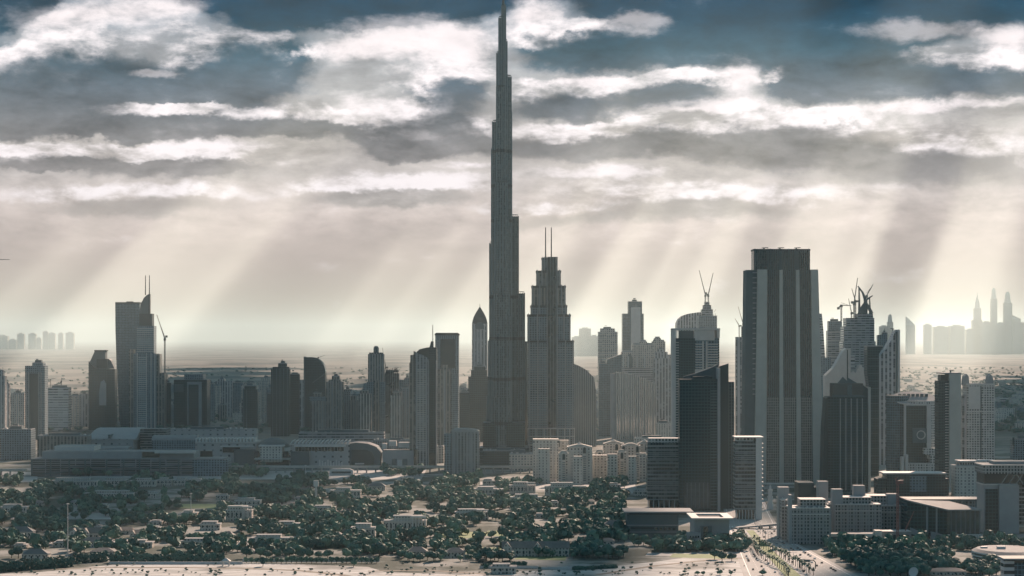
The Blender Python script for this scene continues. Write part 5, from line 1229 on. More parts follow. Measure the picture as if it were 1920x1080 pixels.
# ------------------------------------------------------------------ far skylines in the haze
def far_tower(label, x0, x1, yt, yb, group, kind='flat', top=None):
    b = B('far_tower', label, 'tower', (x0+x1)/2, yb, 0, group); w = (x1-x0)*b.s
    mb = MB(); b.bx(mb, x0, x1, yt, yb, 0, w*.8); b.part('shaft', mb, [FA['pale'], M['pale']])  # pale walls stand in for thicker haze over the far towers
    mb = MB(); c = w/2
    if kind == 'spire':
        ym = yt+(top-yt)*.45; mb.prism(circ(0, w*.4, c*.8, 8), b.z(yt), b.z(ym), circ(0, w*.4, c*.55, 8)); mb.prism(circ(0, w*.4, c*.5, 8), b.z(ym), b.z(ym+(top-ym)*.5), circ(0, w*.4, c*.2, 8)); mb.bar((0, w*.4, b.z(ym+(top-ym)*.5)), (0, w*.4, b.z(top)), w*.12, w*.04)
    elif kind == 'dome': mb.prism(circ(0, w*.4, c*.85, 10), b.z(yt), b.z(yt+(top-yt)*.5), circ(0, w*.4, c*.7, 10)); mb.dome(0, w*.4, b.z(yt+(top-yt)*.5), c*.7, (yt-top)*.5*b.s, 10, 4)
    elif kind == 'rake': mb.slab([(-c, b.z(yt)), (c, b.z(yt)), (c, b.z(yt)+2), (-c, b.z(top))], 0, w*.8)
    else: mb.box(-c*.5, c*.5, w*.2, w*.6, b.z(yt), b.z(yt-2))
    b.part('roof_top', mb, [M['pale']]); return b
far = [('far spired tower with needle top, left of far right trio', 1827, 1840, 578, 664, 'spire', 548), ('far slim round-topped tower, tallest of far right trio', 1858.5, 1870, 560, 664, 'dome', 539), ('far round-topped tower, rightmost of far right trio', 1883, 1898, 568, 664, 'dome', 546),
 ('far slab wrapped around the foot of needle-topped tower', 1824, 1842, 600, 664, 'flat', 0), ('far tower with a raking top standing alone in haze', 1700, 1716, 610, 664, 'rake', 594), ('far narrow block with small rooftop box', 1733, 1747, 609, 664, 'flat', 0),
 ('far wide flat block beside narrow rooftop-box one', 1752, 1779, 613, 664, 'flat', 0), ('far wide block, boxier and slightly taller', 1782, 1809, 611, 664, 'flat', 0), ('far domed tower on stepped base', 1664, 1675, 604, 672, 'dome', 589), ('far stepped block at the foot of domed tower', 1650, 1666, 612, 672, 'flat', 0),
 ('far block with raking roof at the right edge', 1899, 1914, 598, 664, 'rake', 591), ('far low block left of far trio', 1812, 1828, 618, 664, 'flat', 0), ('far low block between the trio towers', 1842, 1860, 604, 664, 'flat', 0), ('far low block right of the tallest trio tower', 1869, 1886, 606, 664, 'flat', 0), ('far slab cut by the right edge', 1912, 1930, 606, 664, 'flat', 0)]
for l, a, b_, yt, yb, k, tp in far: far_tower(l, a, b_, yt, yb, 'far skyline at the right', k, tp)
for i, (a, b_, yt, l) in enumerate(((-6, 14, 630, 'far hazy block at left edge of horizon'), (16, 30, 637, 'far low hazy block, second from left on horizon'), (32, 45, 626, 'far hazy block, wide, left of gap on horizon'), (53, 67, 626, 'far square hazy block on left horizon'), (68, 77, 634, 'far low hazy block between taller ones on left horizon'), (80, 90, 622, 'far hazy block, tallest on left horizon'), (91, 103, 625, 'far hazy block touching the tallest on left horizon'), (109, 118, 625, 'far slim hazy block standing apart on left horizon'), (123, 138, 624, 'far hazy block, right end of left horizon group'))):
    far_tower(l, a, b_, yt, 655, 'far blocks on the left horizon')
for a, b_, yt, l in ((1086, 1108, 616, 'far hazy rounded block above glass tower roof'), (1072, 1090, 632, 'far hazy low block left of rounded one'), (1106, 1122, 630, 'far hazy low block right of rounded one'), (1258, 1268, 638, 'far hazy block left of half-rounded block')): far_tower(l, a, b_, yt, 668, 'far blocks behind the glass tower')
b = B('jib_crane', 'tip of a crane jib poking in at the left edge of the sky', 'crane', -30, 830); mb = MB(); mb.bar((0, 0, 0), (0, 0, b.z(489)), 2); b.part('mast', mb, [M['cranepale']]); mb = MB(); mb.bar((0, 0, b.z(486.5)), (b.x(18), 0, b.z(486.5)), 1.8, .9); b.part('jib', mb, [M['cranepale']])

# low-rise district behind the mall and to the far right: individual blocks
LB = []
r = random.Random(11)
def lowrise_proto(k):
    o = empty('low_block', (0, 0, 0)); mb = MB(); w, d, h = [(26, 20, 14), (40, 18, 20), (18, 18, 26), (60, 24, 12)][k]
    mb.box(-w/2, w/2, 0, d, 0, h); mb.build('wall', [FA[['pale', 'cream', 'mid', 'paleh'][k]], M['roofpale']], o)
    mb = MB(); mb.box(-w*.3, -w*.05, d*.3, d*.7, h, h+3); mb.box(w*.1, w*.2, d*.4, d*.6, h, h+2); mb.build('roof_units', [M['grey'], M['grey']], o)
    return o
PRO = [lowrise_proto(k) for k in range(4)]; used = [False]*4
LABS = ['small pale block of the low hazy district behind the towers', 'long cream block of the low hazy district behind the towers', 'taller grey block of the low hazy district behind the towers', 'long low banded shed of the hazy district behind the towers']
n = 0
while n < 190:
    py = r.choice([r.uniform(735, 806), r.uniform(745, 800), r.uniform(700, 760)]); px = r.uniform(-20, 1240) if r.random() < .72 else r.uniform(1690, 1940)
    if py < 720 and r.random() < .5: continue
    k = r.randrange(4); d = dist(py)
    if abs(px-945) < 60: continue
    o = PRO[k] if not used[k] else copy_tree(PRO[k]); used[k] = True
    o.location = (X(px, d), d, 0); o.rotation_euler = (0, 0, r.uniform(-.5, .5)); s_ = r.uniform(.7, 1.3); o.scale = (s_, s_, r.uniform(.6, 1.3))
    tag(o, LABS[k], 'block', 'low blocks of the hazy district'); n += 1

# ------------------------------------------------------------------ villas in the park
HOUSES = []      # footprints (x0, x1, d0, d1) kept free of trees
M['rooftile'] = plain('roof_tile', (.20, .185, .165), .85, .3, .3)
M['roofgrey'] = plain('roof_grey', (.17, .175, .17), .85, .3, .15)
def villa(label, x0, x1, yt, yb, kind='flat', wall='villa', depth=16, group=None, cat='villa'):
    b = B('villa', label, cat, (x0+x1)/2, yb, 0, group); w = (x1-x0)*b.s; h = max(5.0, (yb-yt)*b.s); hw = w/2
    HOUSES.append((X(x0, b.d)-3, X(x1, b.d)+3, b.d-34, b.d+depth+4))
    r = random.Random(int(x0*3+yb)); wm = [FA['villa'] if wall == 'villa' else M[wall], M['roofpale']]
    if kind in ('flat', 'columns'):
        mb = MB(); mb.box(-hw, hw, 0, depth, 0, h*.72); b.part('wall', mb, wm)
        mb = MB(); a = -hw+w*r.uniform(.05, .25); c = hw-w*r.uniform(.1, .35); mb.box(a, c, 2, depth-1, h*.72, h*.95); b.part('upper_storey', mb, wm)
        mb = MB(); mb.box(-hw-.5, hw+.5, -.6, depth+.5, h*.72-.5, h*.72+.35); mb.box(a-.4, c+.4, 1.6, depth-.6, h*.95, h); b.part('roof_edge', mb, [M['white'], M['roofpale']])
        if kind == 'columns':
            mb = MB(); n = 5
            for i in range(n): x = hw*.35+hw*.6*i/(n-1); mb.prism(circ(x, -3, .6, 8), 0, h*.9)
            mb.box(hw*.3, hw, -4, -.6, h*.9, h); b.part('columns', mb, [M['white'], M['white']])
        mb = MB(); n = max(2, int(w/5))
        for i in range(n): x = -hw+w*(i+.5)/n; mb.box(x-.8, x+.8, -.15, -.02, h*.28, h*.55)
        b.part('windows', mb, [M['dark'], M['dark']])
    else:
        rm = M['rooftile'] if kind == 'gable' else M['roofgrey']; eave = h*.55
        mb = MB(); mb.box(-hw, hw, 0, depth, 0, eave); b.part('wall', mb, wm)
        mb = MB(); e = .8
        if kind == 'gable':
            A = [(-hw-e, -e, eave), (hw+e, -e, eave), (hw+e, depth+e, eave), (-hw-e, depth+e, eave)]; R0, R1 = (-hw-e, depth/2, h), (hw+e, depth/2, h)
        else:
            A = [(-hw-e, -e, eave), (hw+e, -e, eave), (hw+e, depth+e, eave), (-hw-e, depth+e, eave)]; q = min(hw*.6, depth*.5); R0, R1 = (-hw+q, depth/2, h), (hw-q, depth/2, h)
        for f in ([A[0], A[1], R1, R0], [A[2], A[3], R0, R1], [A[1], A[2], R1], [A[3], A[0], R0], [A[3], A[2], A[1], A[0]]): mb.face(f, [(p[0], p[1]) for p in f])
        b.part('roof', mb, [rm])
        if kind == 'gable':
            mb = MB(); g = min(5, hw*.35)
            for x in ((-hw+g, ) if w < 30 else (-hw+g, hw*.05)):
                mb.slab([(x-g, 0), (x+g, 0), (x+g, eave), (x, h*.98), (x-g, eave)], -3.2, depth*.45, 0, 1)
            b.part('gable_front', mb, [wm[0], rm])
        mb = MB(); n = max(2, int(w/6))
        for i in range(n): x = -hw+w*(i+.5)/n; mb.box(x-.8, x+.8, -.15, -.02, h*.15, h*.38)
        b.part('windows', mb, [M['dark'], M['dark']])
    return b
VL = [('long white villa with raised centre among trees, left', 158, 249, 920, 938, 'flat'), ('small pale villa right of the long white one', 275, 294, 922, 933, 'flat'),
 ('white terrace house, longest, first of the row below terraced mall front', 92, 182, 896, 915, 'flat'), ('white terrace house, second of the row below terraced mall front', 194, 235, 896, 912, 'flat'), ('white terrace house with lower wing, third of that row', 243, 291, 897, 913, 'flat'), ('white terrace house in the middle of the row below terraced mall front', 293, 322, 896, 910, 'flat'), ('short white terrace house, fifth of the row below terraced mall', 326, 353, 896, 910, 'flat'), ('white terrace house at right end of the row below terraced mall', 356, 386, 897, 911, 'flat'),
 ('grey hip-roofed hall with a row of small windows, lower left', 12, 61, 988, 1008, 'hip'), ('long gabled villa with dormers and grey roof, lower left', 130, 187, 990, 1012, 'gable'), ('small white gabled house, left of a pair', 220, 246, 989, 1002, 'gable'), ('small white gabled house, right of a pair', 244, 273, 994, 1009, 'gable'),
 ('broad low building with large plain grey roof, lower left', 148, 206, 1008, 1026, 'hip'), ('low shed with brown pitched roof near lower left hedge', 41, 89, 1030, 1050, 'hip'), ('grey walled villa below the bright lawn', 340, 369, 957, 974, 'flat'), ('large stepped mansion with many openings', 423, 472, 949, 976, 'columns'),
 ('white flat villa with long roof above the stepped mansion', 440, 488, 934, 950, 'flat'), ('pale domed-roof villa left of lower treeline', 413, 437, 997, 1014, 'hip'), ('long low white house behind the lower left hedge', 338, 400, 1010, 1026, 'flat'), ('low pale house with flat roof beside two small gabled houses', 243, 285, 1013, 1028, 'flat'), ('low shed with grey roof left of hedge gap', 169, 214, 1028, 1042, 'hip'),
 ('long thin white villa in the thick of the woods', 582, 628, 948, 960, 'flat'), ('pale two-part villa near the viaduct', 619, 676, 914, 934, 'flat'), ('large white villa with tall columned porch, middle of the woods', 720, 799, 967, 1000, 'columns'), ('white stepped villa left of the columned villa', 658, 703, 982, 1008, 'flat'), ('row of white low houses above the lower treeline', 470, 552, 1003, 1024, 'flat'),
 ('cream villa with wavy roof edge right of the columned villa', 853, 916, 955, 974, 'columns'), ('pale villa with long roof below the slotted grey block', 889, 943, 913, 928, 'flat'), ('white arcaded villa left of the cream apartments foot', 955, 1004, 904, 926, 'columns'), ('long white villa, brightest, at the foot of cream apartments', 1022, 1099, 905, 930, 'flat'), ('big plain beige house with long wall', 957, 1019, 927, 946, 'flat'), ('tiny white house right of the big beige one', 1028, 1047, 939, 950, 'flat'), ('tiny pale house deep in woods, left of another', 1151, 1162, 931, 941, 'flat'), ('white house beside the foot of banded office', 1188, 1214, 917, 930, 'flat'),
 ('ranch house with long grey pitched roof and white gables by the lawn', 942, 1067, 1016, 1043, 'gable'), ('low flat garden pavilion right of the ranch house', 1121, 1155, 1025, 1036, 'flat'), ('low flat-roofed clubhouse near the bottom edge', 921, 968, 1058, 1076, 'flat'), ('pale house hiding behind museum building, roof edge showing', 1130, 1174, 976, 998, 'hip'),
 ('brown hip-roofed house at the left of ranch house lawn', 764, 800, 1026, 1044, 'hip'), ('hip-roofed bungalow in the trees left of the lawn', 835, 872, 1028, 1046, 'hip'), ('pale villa peeking between trees at the far left', 0, 50, 946, 962, 'flat'), ('small villa with pale roof, left edge of the woods', 50, 80, 938, 950, 'hip'), ('pale house in trees below the metro station', 690, 722, 905, 920, 'hip'), ('white house in trees between metro station and slotted block', 745, 785, 895, 912, 'flat'), ('small white house right of slotted grey block', 905, 930, 898, 910, 'flat'), ('low white garage beside the broad grey roof', 100, 130, 1014, 1026, 'flat'), ('villa with pale upper floor above the row of white low houses', 520, 560, 978, 992, 'flat'), ('white villa half hidden left of stepped mansion', 375, 412, 978, 994, 'flat'), ('low white house in right trees before gallery', 1744, 1812, 1066, 1078, 'hip')]
for v in VL: villa(*v)
_r = random.Random(14)
for _i in range(46):
    _x, _y = _r.uniform(-10, 1150), _r.uniform(900, 1040); _w = _r.uniform(11, 26)
    if any(abs(_x+_w/2-(v[1]+v[2])/2) < (v[2]-v[1]+_w)/2+4 and abs(_y-v[4]) < 14 for v in VL): continue
    villa('small pale house half hidden among the trees of the woods', _x, _x+_w, _y-_r.uniform(8, 11), _y, _r.choice(['flat', 'flat', 'hip']), 'villa', 14, 'small houses half hidden in the woods')
for a, c_, yy, lab in ((455, 712, 1053, 'white boundary wall behind the row of small trees'), (900, 1010, 1066, 'low white wall near the clubhouse'), (1010, 1078, 1068, 'long low white wall along the dirt field'), (205, 455, 1058, 'pale boundary wall under the lower left hedge')):
    b = B('boundary_wall', lab, 'wall', (a+c_)/2, yy); mb = MB(); mb.box(b.x(a), b.x(c_), 0, .5, 0, 2.6); b.part('panel', mb, [M['white'], M['white']]); mb = MB(); x = b.x(a)
    while x < b.x(c_): mb.box(x-.4, x+.4, -.3, .8, 0, 3.0); x += 9
    b.part('piers', mb, [M['pale'], M['pale']])
b = B('kiosk', 'little open kiosk with a pitched roof on the sand', 'kiosk', 423, 1062); mb = MB()
for x in (-3, 3):
    for y in (0, 5): mb.box(x-.4, x+.4, y-.4, y+.4, 0, 5)
b.part('posts', mb, [M['pale'], M['pale']]); mb = MB(); mb.prism([(-4.5, -1.5), (4.5, -1.5), (4.5, 6.5), (-4.5, 6.5)], 5, 8, [(-.5, 2), (.5, 2), (.5, 3), (-.5, 3)]); b.part('roof', mb, [M['pale'], M['pale']])
b = B('water_tower', 'white square-headed water tower rising from the woods', 'water tower', 592, 936); mb = MB(); b.bx(mb, 588, 597, 901, 912, -3, 3); b.part('tank', mb, [M['white'], M['white']]); mb = MB(); b.bx(mb, 590.6, 594.4, 912, 936, -1.2, 1.2); b.part('stem', mb, [M['pale'], M['pale']])
b = B('round_tower', 'slim white tiered tower beside the highway', 'tower', 1444, 955); mb = MB(); z = 0
for i, (rr, hh) in enumerate(((4.2, 8), (3.0, 6), (3.6, 3), (2.6, 6), (3.2, 2.5), (1.6, 3))): mb.prism(circ(0, 0, rr, 10), z, z+hh); z += hh
b.part('shaft', mb, [M['white'], M['white']]); mb = MB(); mb.prism(circ(0, 0, 1.6, 10), z, z+3, circ(0, 0, .2, 10)); b.part('cap', mb, [M['white'], M['white']])
b = B('link_bridge', 'thin pale footbridge spanning the gap at the foot of the ribbed giant', 'bridge', 1460, 925); mb = MB(); b.bx(mb, 1428, 1500, 905.6, 908.4, 0, 4); b.part('deck', mb, [M['pale'], M['pale']]); mb = MB()
for x in (1432, 1498): b.bx(mb, x, x+2, 908.5, 925, 1, 3)
b.part('piers', mb, [M['grey'], M['grey']])
b = B('flyover', 'grey flyover ramp descending beside the pale-walled office', 'flyover', 1420, 996); mb = MB(); mb.slab([(b.x(1376), 0), (b.x(1480), 4.5), (b.x(1480), 7), (b.x(1376), 1.2)], 30, 42); b.part('deck', mb, [M['grey'], M['paleroad']]); mb = MB()
for x in (1410, 1430, 1450, 1470): mb.box(b.x(x)-.8, b.x(x)+.8, 34, 38, 0, 1.0+(b.x(x)-b.x(1376))/(b.x(1480)-b.x(1376))*4.0)
b.part('piers', mb, [M['grey'], M['grey']])
for px, yt, yb, lab in ((127, 944, 1043, 'tall slender light mast at the lower left among villas'), (358, 925, 977, 'light mast with round head in the woods beside lawn'), (573, 872, 910, 'thin mast before the mall domed gate wing'), (782, 838, 893, 'thin pale mast in front of the plain stone mall block')):
    b = B('light_mast', lab, 'light mast', px, yb); h = b.z(yt); mb = MB(); mb.bar((0, 0, 0), (0, 0, h), .9, .5); b.part('pole', mb, [M['pale']]); mb = MB()
    for k in range(6): a = k*math.pi/3; mb.bar((0, 0, h), (1.6*math.cos(a), 1.6*math.sin(a), h-.6), .6)
    b.part('lamp_ring', mb, [M['white']])
crane('slender red tower crane standing before the gallery', 1683, 1017, 905, (1678, 897), (1690, 902), dist(1017)-8, 0, 'cranered', 1.7)
crane('red luffing crane lying low beside the gallery dark wall', 1697, 1012, 998, (1714, 958), (1692, 996), dist(1012)-16, 0, 'cranered', 1.2)
b = B('storage_dome', 'small white ball-shaped tank by the gallery ramp', 'tank', 1723.5, 1014); b.o.location.y -= 24; mb = MB(); mb.dome(0, 0, 1.2, 2.8, 2.8, 14, 6); mb.prism(circ(0, 0, 2.2, 14), 0, 1.2, circ(0, 0, 2.8, 14)); b.part('shell', mb, [M['white'], M['white']])
b = B('dish_antenna', 'white satellite dish among the trees at the bottom right', 'dish antenna', 1714, 1090); mb = MB(); n = 18; P0_ = Vector((0, 0, 8)); ax = Vector((-.55, -.75, .35)).normalized(); e1 = ax.cross(Vector((0, 0, 1))).normalized(); e2 = ax.cross(e1)
ring = []
for rr, dp in ((.3, 0), (2.2, .35), (3.6, 1.0), (4.6, 1.7)): ring.append([tuple(P0_+e1*rr*math.cos(2*math.pi*i/n)+e2*rr*math.sin(2*math.pi*i/n)+ax*dp) for i in range(n)])
for A_, B_ in zip(ring, ring[1:]):
    for i in range(n): j = (i+1) % n; mb.face([A_[i], A_[j], B_[j], B_[i]], [(0, 0)]*4)
mb.face(ring[0], [(0, 0)]*n); b.part('reflector', mb, [M['white']]); mb = MB(); mb.bar((0, .6, 0), (0, .3, 7.8), 1.0); b.part('stand', mb, [M['grey']])
b = B('sign_gantry', 'dark sign gantry arching over the highway between palms', 'sign gantry', 1513, 1066); mb = MB(); mb.bar((b.x(1500), 0, 0), (b.x(1500), 0, 8), .8); mb.bar((b.x(1529), 0, 0), (b.x(1529), 0, 6), .8); mb.bar((b.x(1529), 0, 6), (b.x(1525), 0, 8), .8); mb.bar((b.x(1499), 0, 8), (b.x(1525), 0, 8), .8); b.part('frame', mb, [M['dark']]); mb = MB(); b.bx(mb, 1502, 1518, 1049, 1054, -.5, -.42); b.part('sign_panel', mb, [M['slate'], M['slate']])

# ------------------------------------------------------------------ cars on the highway
CARC = [('white', (.7, .7, .68)), ('dark grey', (.03, .035, .04)), ('silver', (.35, .36, .37)), ('black', (.012, .014, .016))]
def car_proto(cname, colr):
    paint = plain('car_paint_'+cname.replace(' ', '_'), colr, .3, .05, .5); o = empty('parked_car' if 0 else 'car')
    mb = MB(); mb.slab([(-2.3, .35), (2.3, .35), (2.35, .75), (2.2, .95), (1.1, 1.02), (.4, 1.5), (-1.1, 1.52), (-1.9, 1.02), (-2.3, .95)], -.9, .9); mb.build('body', [paint, paint], o)
    mb = MB(); mb.slab([(-1.6, 1.06), (.95, 1.06), (.35, 1.45), (-1.05, 1.46)], -.92, -.905); mb.slab([(-1.6, 1.06), (.95, 1.06), (.35, 1.45), (-1.05, 1.46)], .905, .92); mb.build('side_glass', [M['black'], M['black']], o)
    for x in (-1.4, 1.45):
        for y in (-.82, .82):
            mb = MB(); A = [(x+.34*math.cos(i*math.pi/5), y, .34+.34*math.sin(i*math.pi/5)) for i in range(10)]; t = .11
            for i in range(10):
                j = (i+1) % 10; p, q = A[i], A[j]; mb.face([(p[0], y-t, p[2]), (q[0], y-t, q[2]), (q[0], y+t, q[2]), (p[0], y+t, p[2])], [(0, 0)]*4)
            for yy in (y-t, y+t): mb.face([(p[0], yy, p[2]) for p in A], [(0, 0)]*10)
            mb.build('wheel', M['black'], o)
    return o
CP = [car_proto(*c) for c in CARC]; cu = [False]*4; r = random.Random(3); spots = []
while len(spots) < 110:
    d = r.uniform(2140, 2680); i = max(k for k in range(len(RD)-1) if RD[k][0] <= d); (d0, a0, b0), (d1, a1, b1) = RD[i], RD[i+1]; t = (d-d0)/(d1-d0)
    f = r.choice((.11, .21, .30, .57, .67, .77, .87)); x = (a0+(a1-a0)*t)+f*((b0+(b1-b0)*t)-(a0+(a1-a0)*t))
    if all(abs(d-q[1]) > 9 or abs(x-q[0]) > 4 for q in spots): spots.append((x, d, math.atan2(d1-d0, (a1-a0)*(1-f)+(b1-b0)*f)+(math.pi if f < .4 else 0)))
for i, (x, d, a) in enumerate(spots):
    k = (0, 1, 2, 3, 0, 1)[i % 6]; o = CP[k] if not cu[k] else copy_tree(CP[k]); cu[k] = True
    o.location = (x, d, .09); o.rotation_euler = (0, 0, a)
    tag(o, '%s car among the traffic on the pale highway' % CARC[k][0], 'car', 'cars on the highway')

LP = empty('street_lamp'); mb = MB(); mb.bar((0, 0, 0), (0, 0, 11), .5, .3); mb.build('pole', M['grey'], LP)
for sx in (-1, 1): mb = MB(); mb.bar((0, 0, 10.9), (sx*2.6, 0, 11.3), .25); mb.box(sx*2.6-.7, sx*2.6+.7, -.25, .25, 11.2, 11.45); mb.build('lamp_arm', M['grey'], LP)
for k in range(18):
    d = 2130+k*34; i = max(q for q in range(len(RD)-1) if RD[q][0] <= d); (d0, a0, b0), (d1, a1, b1) = RD[i], RD[i+1]; t_ = (d-d0)/(d1-d0); o = LP if k == 0 else copy_tree(LP)
    o.location = ((a0+(a1-a0)*t_)*.44+(b0+(b1-b0)*t_)*.56, d, .1); tag(o, 'double-armed street lamp in the line along the highway', 'street lamp', 'street lamps of the highway')
# ------------------------------------------------------------------ trees
def leaf_mat(name, dk, lt, tr=.25):
    m = bpy.data.materials.new(name); m.use_nodes = True; t = NT(m.node_tree); b = t.n['Principled BSDF']
    geo = t.node('ShaderNodeNewGeometry'); oi = t.node('ShaderNodeObjectInfo')
    n = t.noise(geo.outputs['Position'], .055, 3, .6); n2 = t.noise(geo.outputs['Position'], .14, 3, .6)
    f = t.m('ADD', t.m('MULTIPLY', t.ss(n, .36, .66), .55), t.m('MULTIPLY', t.m('ADD', t.m('MULTIPLY', oi.outputs['Random'], .5), t.m('MULTIPLY', n2, .5)), .5), clamp=True)
    t.put(b.inputs['Base Color'], t.mix(f, dk, lt)); b.inputs['Roughness'].default_value = .7; b.inputs['Specular IOR Level'].default_value = .25
    return m
LEAF = [leaf_mat('leaves_dark', (.018, .078, .072), (.10, .205, .160)), leaf_mat('leaves_green', (.045, .135, .112), (.17, .29, .20)), leaf_mat('leaves_pale', (.07, .11, .06), (.15, .19, .10))]
BARK = plain('bark', (.09, .075, .06), .9, .3, .5)
def crown_arrays(rng, nq, rx, rz, zc, lobes=7, size=1.5):
    """leaf clumps on the skins of several lobes: (nq, 4, 3)"""
    L = rng.normal(size=(lobes, 3)); L /= np.linalg.norm(L, axis=1, keepdims=True); L *= rng.uniform(.25, .62, (lobes, 1)); L[:, 2] *= .85; L[0] = 0
    lr = rng.uniform(.36, .58, lobes); lr[0] = .62
    k = rng.integers(0, lobes, nq); u = rng.normal(size=(nq, 3)); u /= np.linalg.norm(u, axis=1, keepdims=True)
    c = L[k]+u*(lr[k]*rng.uniform(.86, 1.06, nq))[:, None]
    nrm = u+rng.normal(size=(nq, 3))*.14+np.array([0, 0, .12]); nrm /= np.linalg.norm(nrm, axis=1, keepdims=True)
    a = np.cross(nrm, rng.normal(size=(nq, 3))); a /= np.linalg.norm(a, axis=1, keepdims=True); bb = np.cross(nrm, a)
    P = c*np.array([rx, rx, rz])+np.array([0, 0, zc]); s = rng.uniform(.55, 1.15, (nq, 1))*size
    q = np.stack([P-a*s-bb*s*.6, P+a*s*.8-bb*s, P+a*s+bb*s*.7, P-a*s*.7+bb*s], 1)
    q[:, :, 2] = np.maximum(q[:, :, 2], .3); return q
def quads_mesh(name, q, mat):
    n = len(q); me = bpy.data.meshes.new(name); me.vertices.add(4*n); me.vertices.foreach_set('co', q.reshape(-1).astype(np.float32)); me.loops.add(4*n); me.loops.foreach_set('vertex_index', np.arange(4*n, dtype=np.int32)); me.polygons.add(n); me.polygons.foreach_set('loop_start', np.arange(0, 4*n, 4, dtype=np.int32)); me.polygons.foreach_set('loop_total', np.full(n, 4, dtype=np.int32)); me.materials.append(mat); me.update(calc_edges=True); me.validate(); return me
def tree_proto(seed, leaf, h=10.0, rx=5.4, rz=4.3, nq=560, trunk=2.6, lobes=8, size=1.0):
    rng = np.random.default_rng(seed); o = empty('tree'); zc = h-rz*.98
    c = bpy.data.objects.new('crown', quads_mesh('crown', crown_arrays(rng, nq, rx, rz, zc, lobes, size), LEAF[leaf])); C.objects.link(c); c.parent = o
    mb = MB(); mb.prism(circ(0, 0, .42, 7), 0, trunk, circ(.1, .1, .3, 7))
    for k in range(4): a = k*1.6+seed; mb.bar((.1, .1, trunk-.2), (math.cos(a)*rx*.45, math.sin(a)*rx*.45, zc), .4, .14)
    mb.build('trunk', [BARK, BARK], o); return o
PT = [tree_proto(1, 0), tree_proto(2, 1, 9.0, 5.0, 3.8), tree_proto(3, 0, 12.5, 5.6, 5.4, 620), tree_proto(4, 1, 8.0, 5.6, 3.2, 480), tree_proto(5, 0, 11, 6.4, 4.6, 640, 2.6, 9), tree_proto(6, 2, 8.2, 3.8, 3.5, 320), tree_proto(7, 1, 10.5, 4.2, 4.7, 360)]
def palm_proto():
    o = empty('palm_tree'); mb = MB(); mb.prism(circ(0, 0, .36, 7), 0, 7.2, circ(.25, 0, .26, 7)); mb.build('trunk', [BARK, BARK], o)
    q = []; rng = np.random.default_rng(9)
    for k in range(26):
        a = k*2.399; tilt = rng.uniform(-.5, 1.0); L = rng.uniform(2.6, 3.6); prev = np.array([.25, 0, 7.2]); dirv = np.array([math.cos(a)*math.cos(tilt), math.sin(a)*math.cos(tilt), math.sin(tilt)])
        for s in range(4):
            nx = prev+dirv*L/4; side = np.cross(dirv, [0, 0, 1.0]); side /= np.linalg.norm(side)+1e-6; w0, w1 = (.25, .6, .65, .45)[s], (.6, .65, .45, .08)[s]
            q.append([prev-side*w0, prev+side*w0, nx+side*w1, nx-side*w1]); prev = nx; dirv = dirv+np.array([0, 0, -.30]); dirv /= np.linalg.norm(dirv)
    c = bpy.data.objects.new('fronds', quads_mesh('fronds', np.array(q), LEAF[1])); C.objects.link(c); c.parent = o; return o
PALM = palm_proto()
r = random.Random(21); first = {}
def plant(proto, x, y, s, label, group, cat='tree'):
    o = proto if id(proto) not in first else copy_tree(proto); first[id(proto)] = 1
    o.location = (x, y, 0); o.rotation_euler = (0, 0, r.uniform(0, 6.28)); o.scale = (s*r.uniform(.92, 1.1), s*r.uniform(.92, 1.1), s*r.uniform(.9, 1.12)); tag(o, label, cat, group); return o
# palms in two rows by the highway
for k in range(30):
    y = 2105+k*12.2; plant(PALM, 250+3*math.sin(k*.3)+(2440-y)*.012, y, r.uniform(.85, 1.1), 'palm tree in the inner row along the highway median', 'palms of the inner row', 'palm tree')
for k in range(28):
    y = 2125+k*12.0; plant(PALM, 279-(y-2125)*.06+r.uniform(-1, 1), y, r.uniform(.85, 1.15), 'palm tree in the outer row along the highway', 'palms of the outer row', 'palm tree')
NIND = 0
# tidy row of small trees before the white wall; lone trees on the lawn and the sand
for k in range(27):
    x, y = pix(462+k*9.4, 1056); plant(PT[6], x, y, .70*r.uniform(.9, 1.1), 'small round tree in the tidy row before the white boundary wall', 'row of small trees along white wall'); NIND += 1
for px, py, s, k, lab in ((493, 1062, .95, 0, 'lone dark tree on the sand right of the kiosk'), (663, 1063, .8, 1, 'lone bushy tree on sand near the dirt track'), (892, 1041, 1.25, 2, 'tall dark tree standing alone on the lawn left of ranch house'), (1009, 1044, 1.1, 6, 'tree before the ranch house, left of three'), (1024, 1045, 1.15, 0, 'tree before the ranch house, middle of three'), (1036, 1045, .85, 6, 'tree before the ranch house, right of three'), (1067, 1042, .9, 1, 'round tree at the right end of ranch house'), (876, 1003, .95, 5, 'pale green tree lit by the sun on the small lawn'), (898, 1004, .95, 5, 'tall pale green tree beside the small lawn'), (836, 1000, .8, 5, 'small pale tree left of the small lawn'), (735, 1077, .4, 1, 'small shrubby tree at the bottom edge by the track'), (1340, 1049, 1.0, 2, 'dark tree on traffic island below white roof ring, left'), (1372, 1052, .95, 0, 'dark tree on traffic island below white roof ring, right'), (1354, 1052, 1.0, 4, 'broad tree in the middle of the traffic island'), (1308, 1078, .5, 3, 'small bush tree at bottom edge, left of a line'), (1318, 1079, .5, 1, 'small bush tree at bottom edge, second of a line'), (1350, 1078, .6, 3, 'bush tree at bottom edge, middle of a line'), (1370, 1079, .5, 1, 'bush tree at bottom edge, fourth of a line'), (1430, 1079, .7, 3, 'bush tree at bottom edge by the highway')):
    x, y = pix(px, py); plant(PT[k], x, y, s, lab, None); NIND += 1
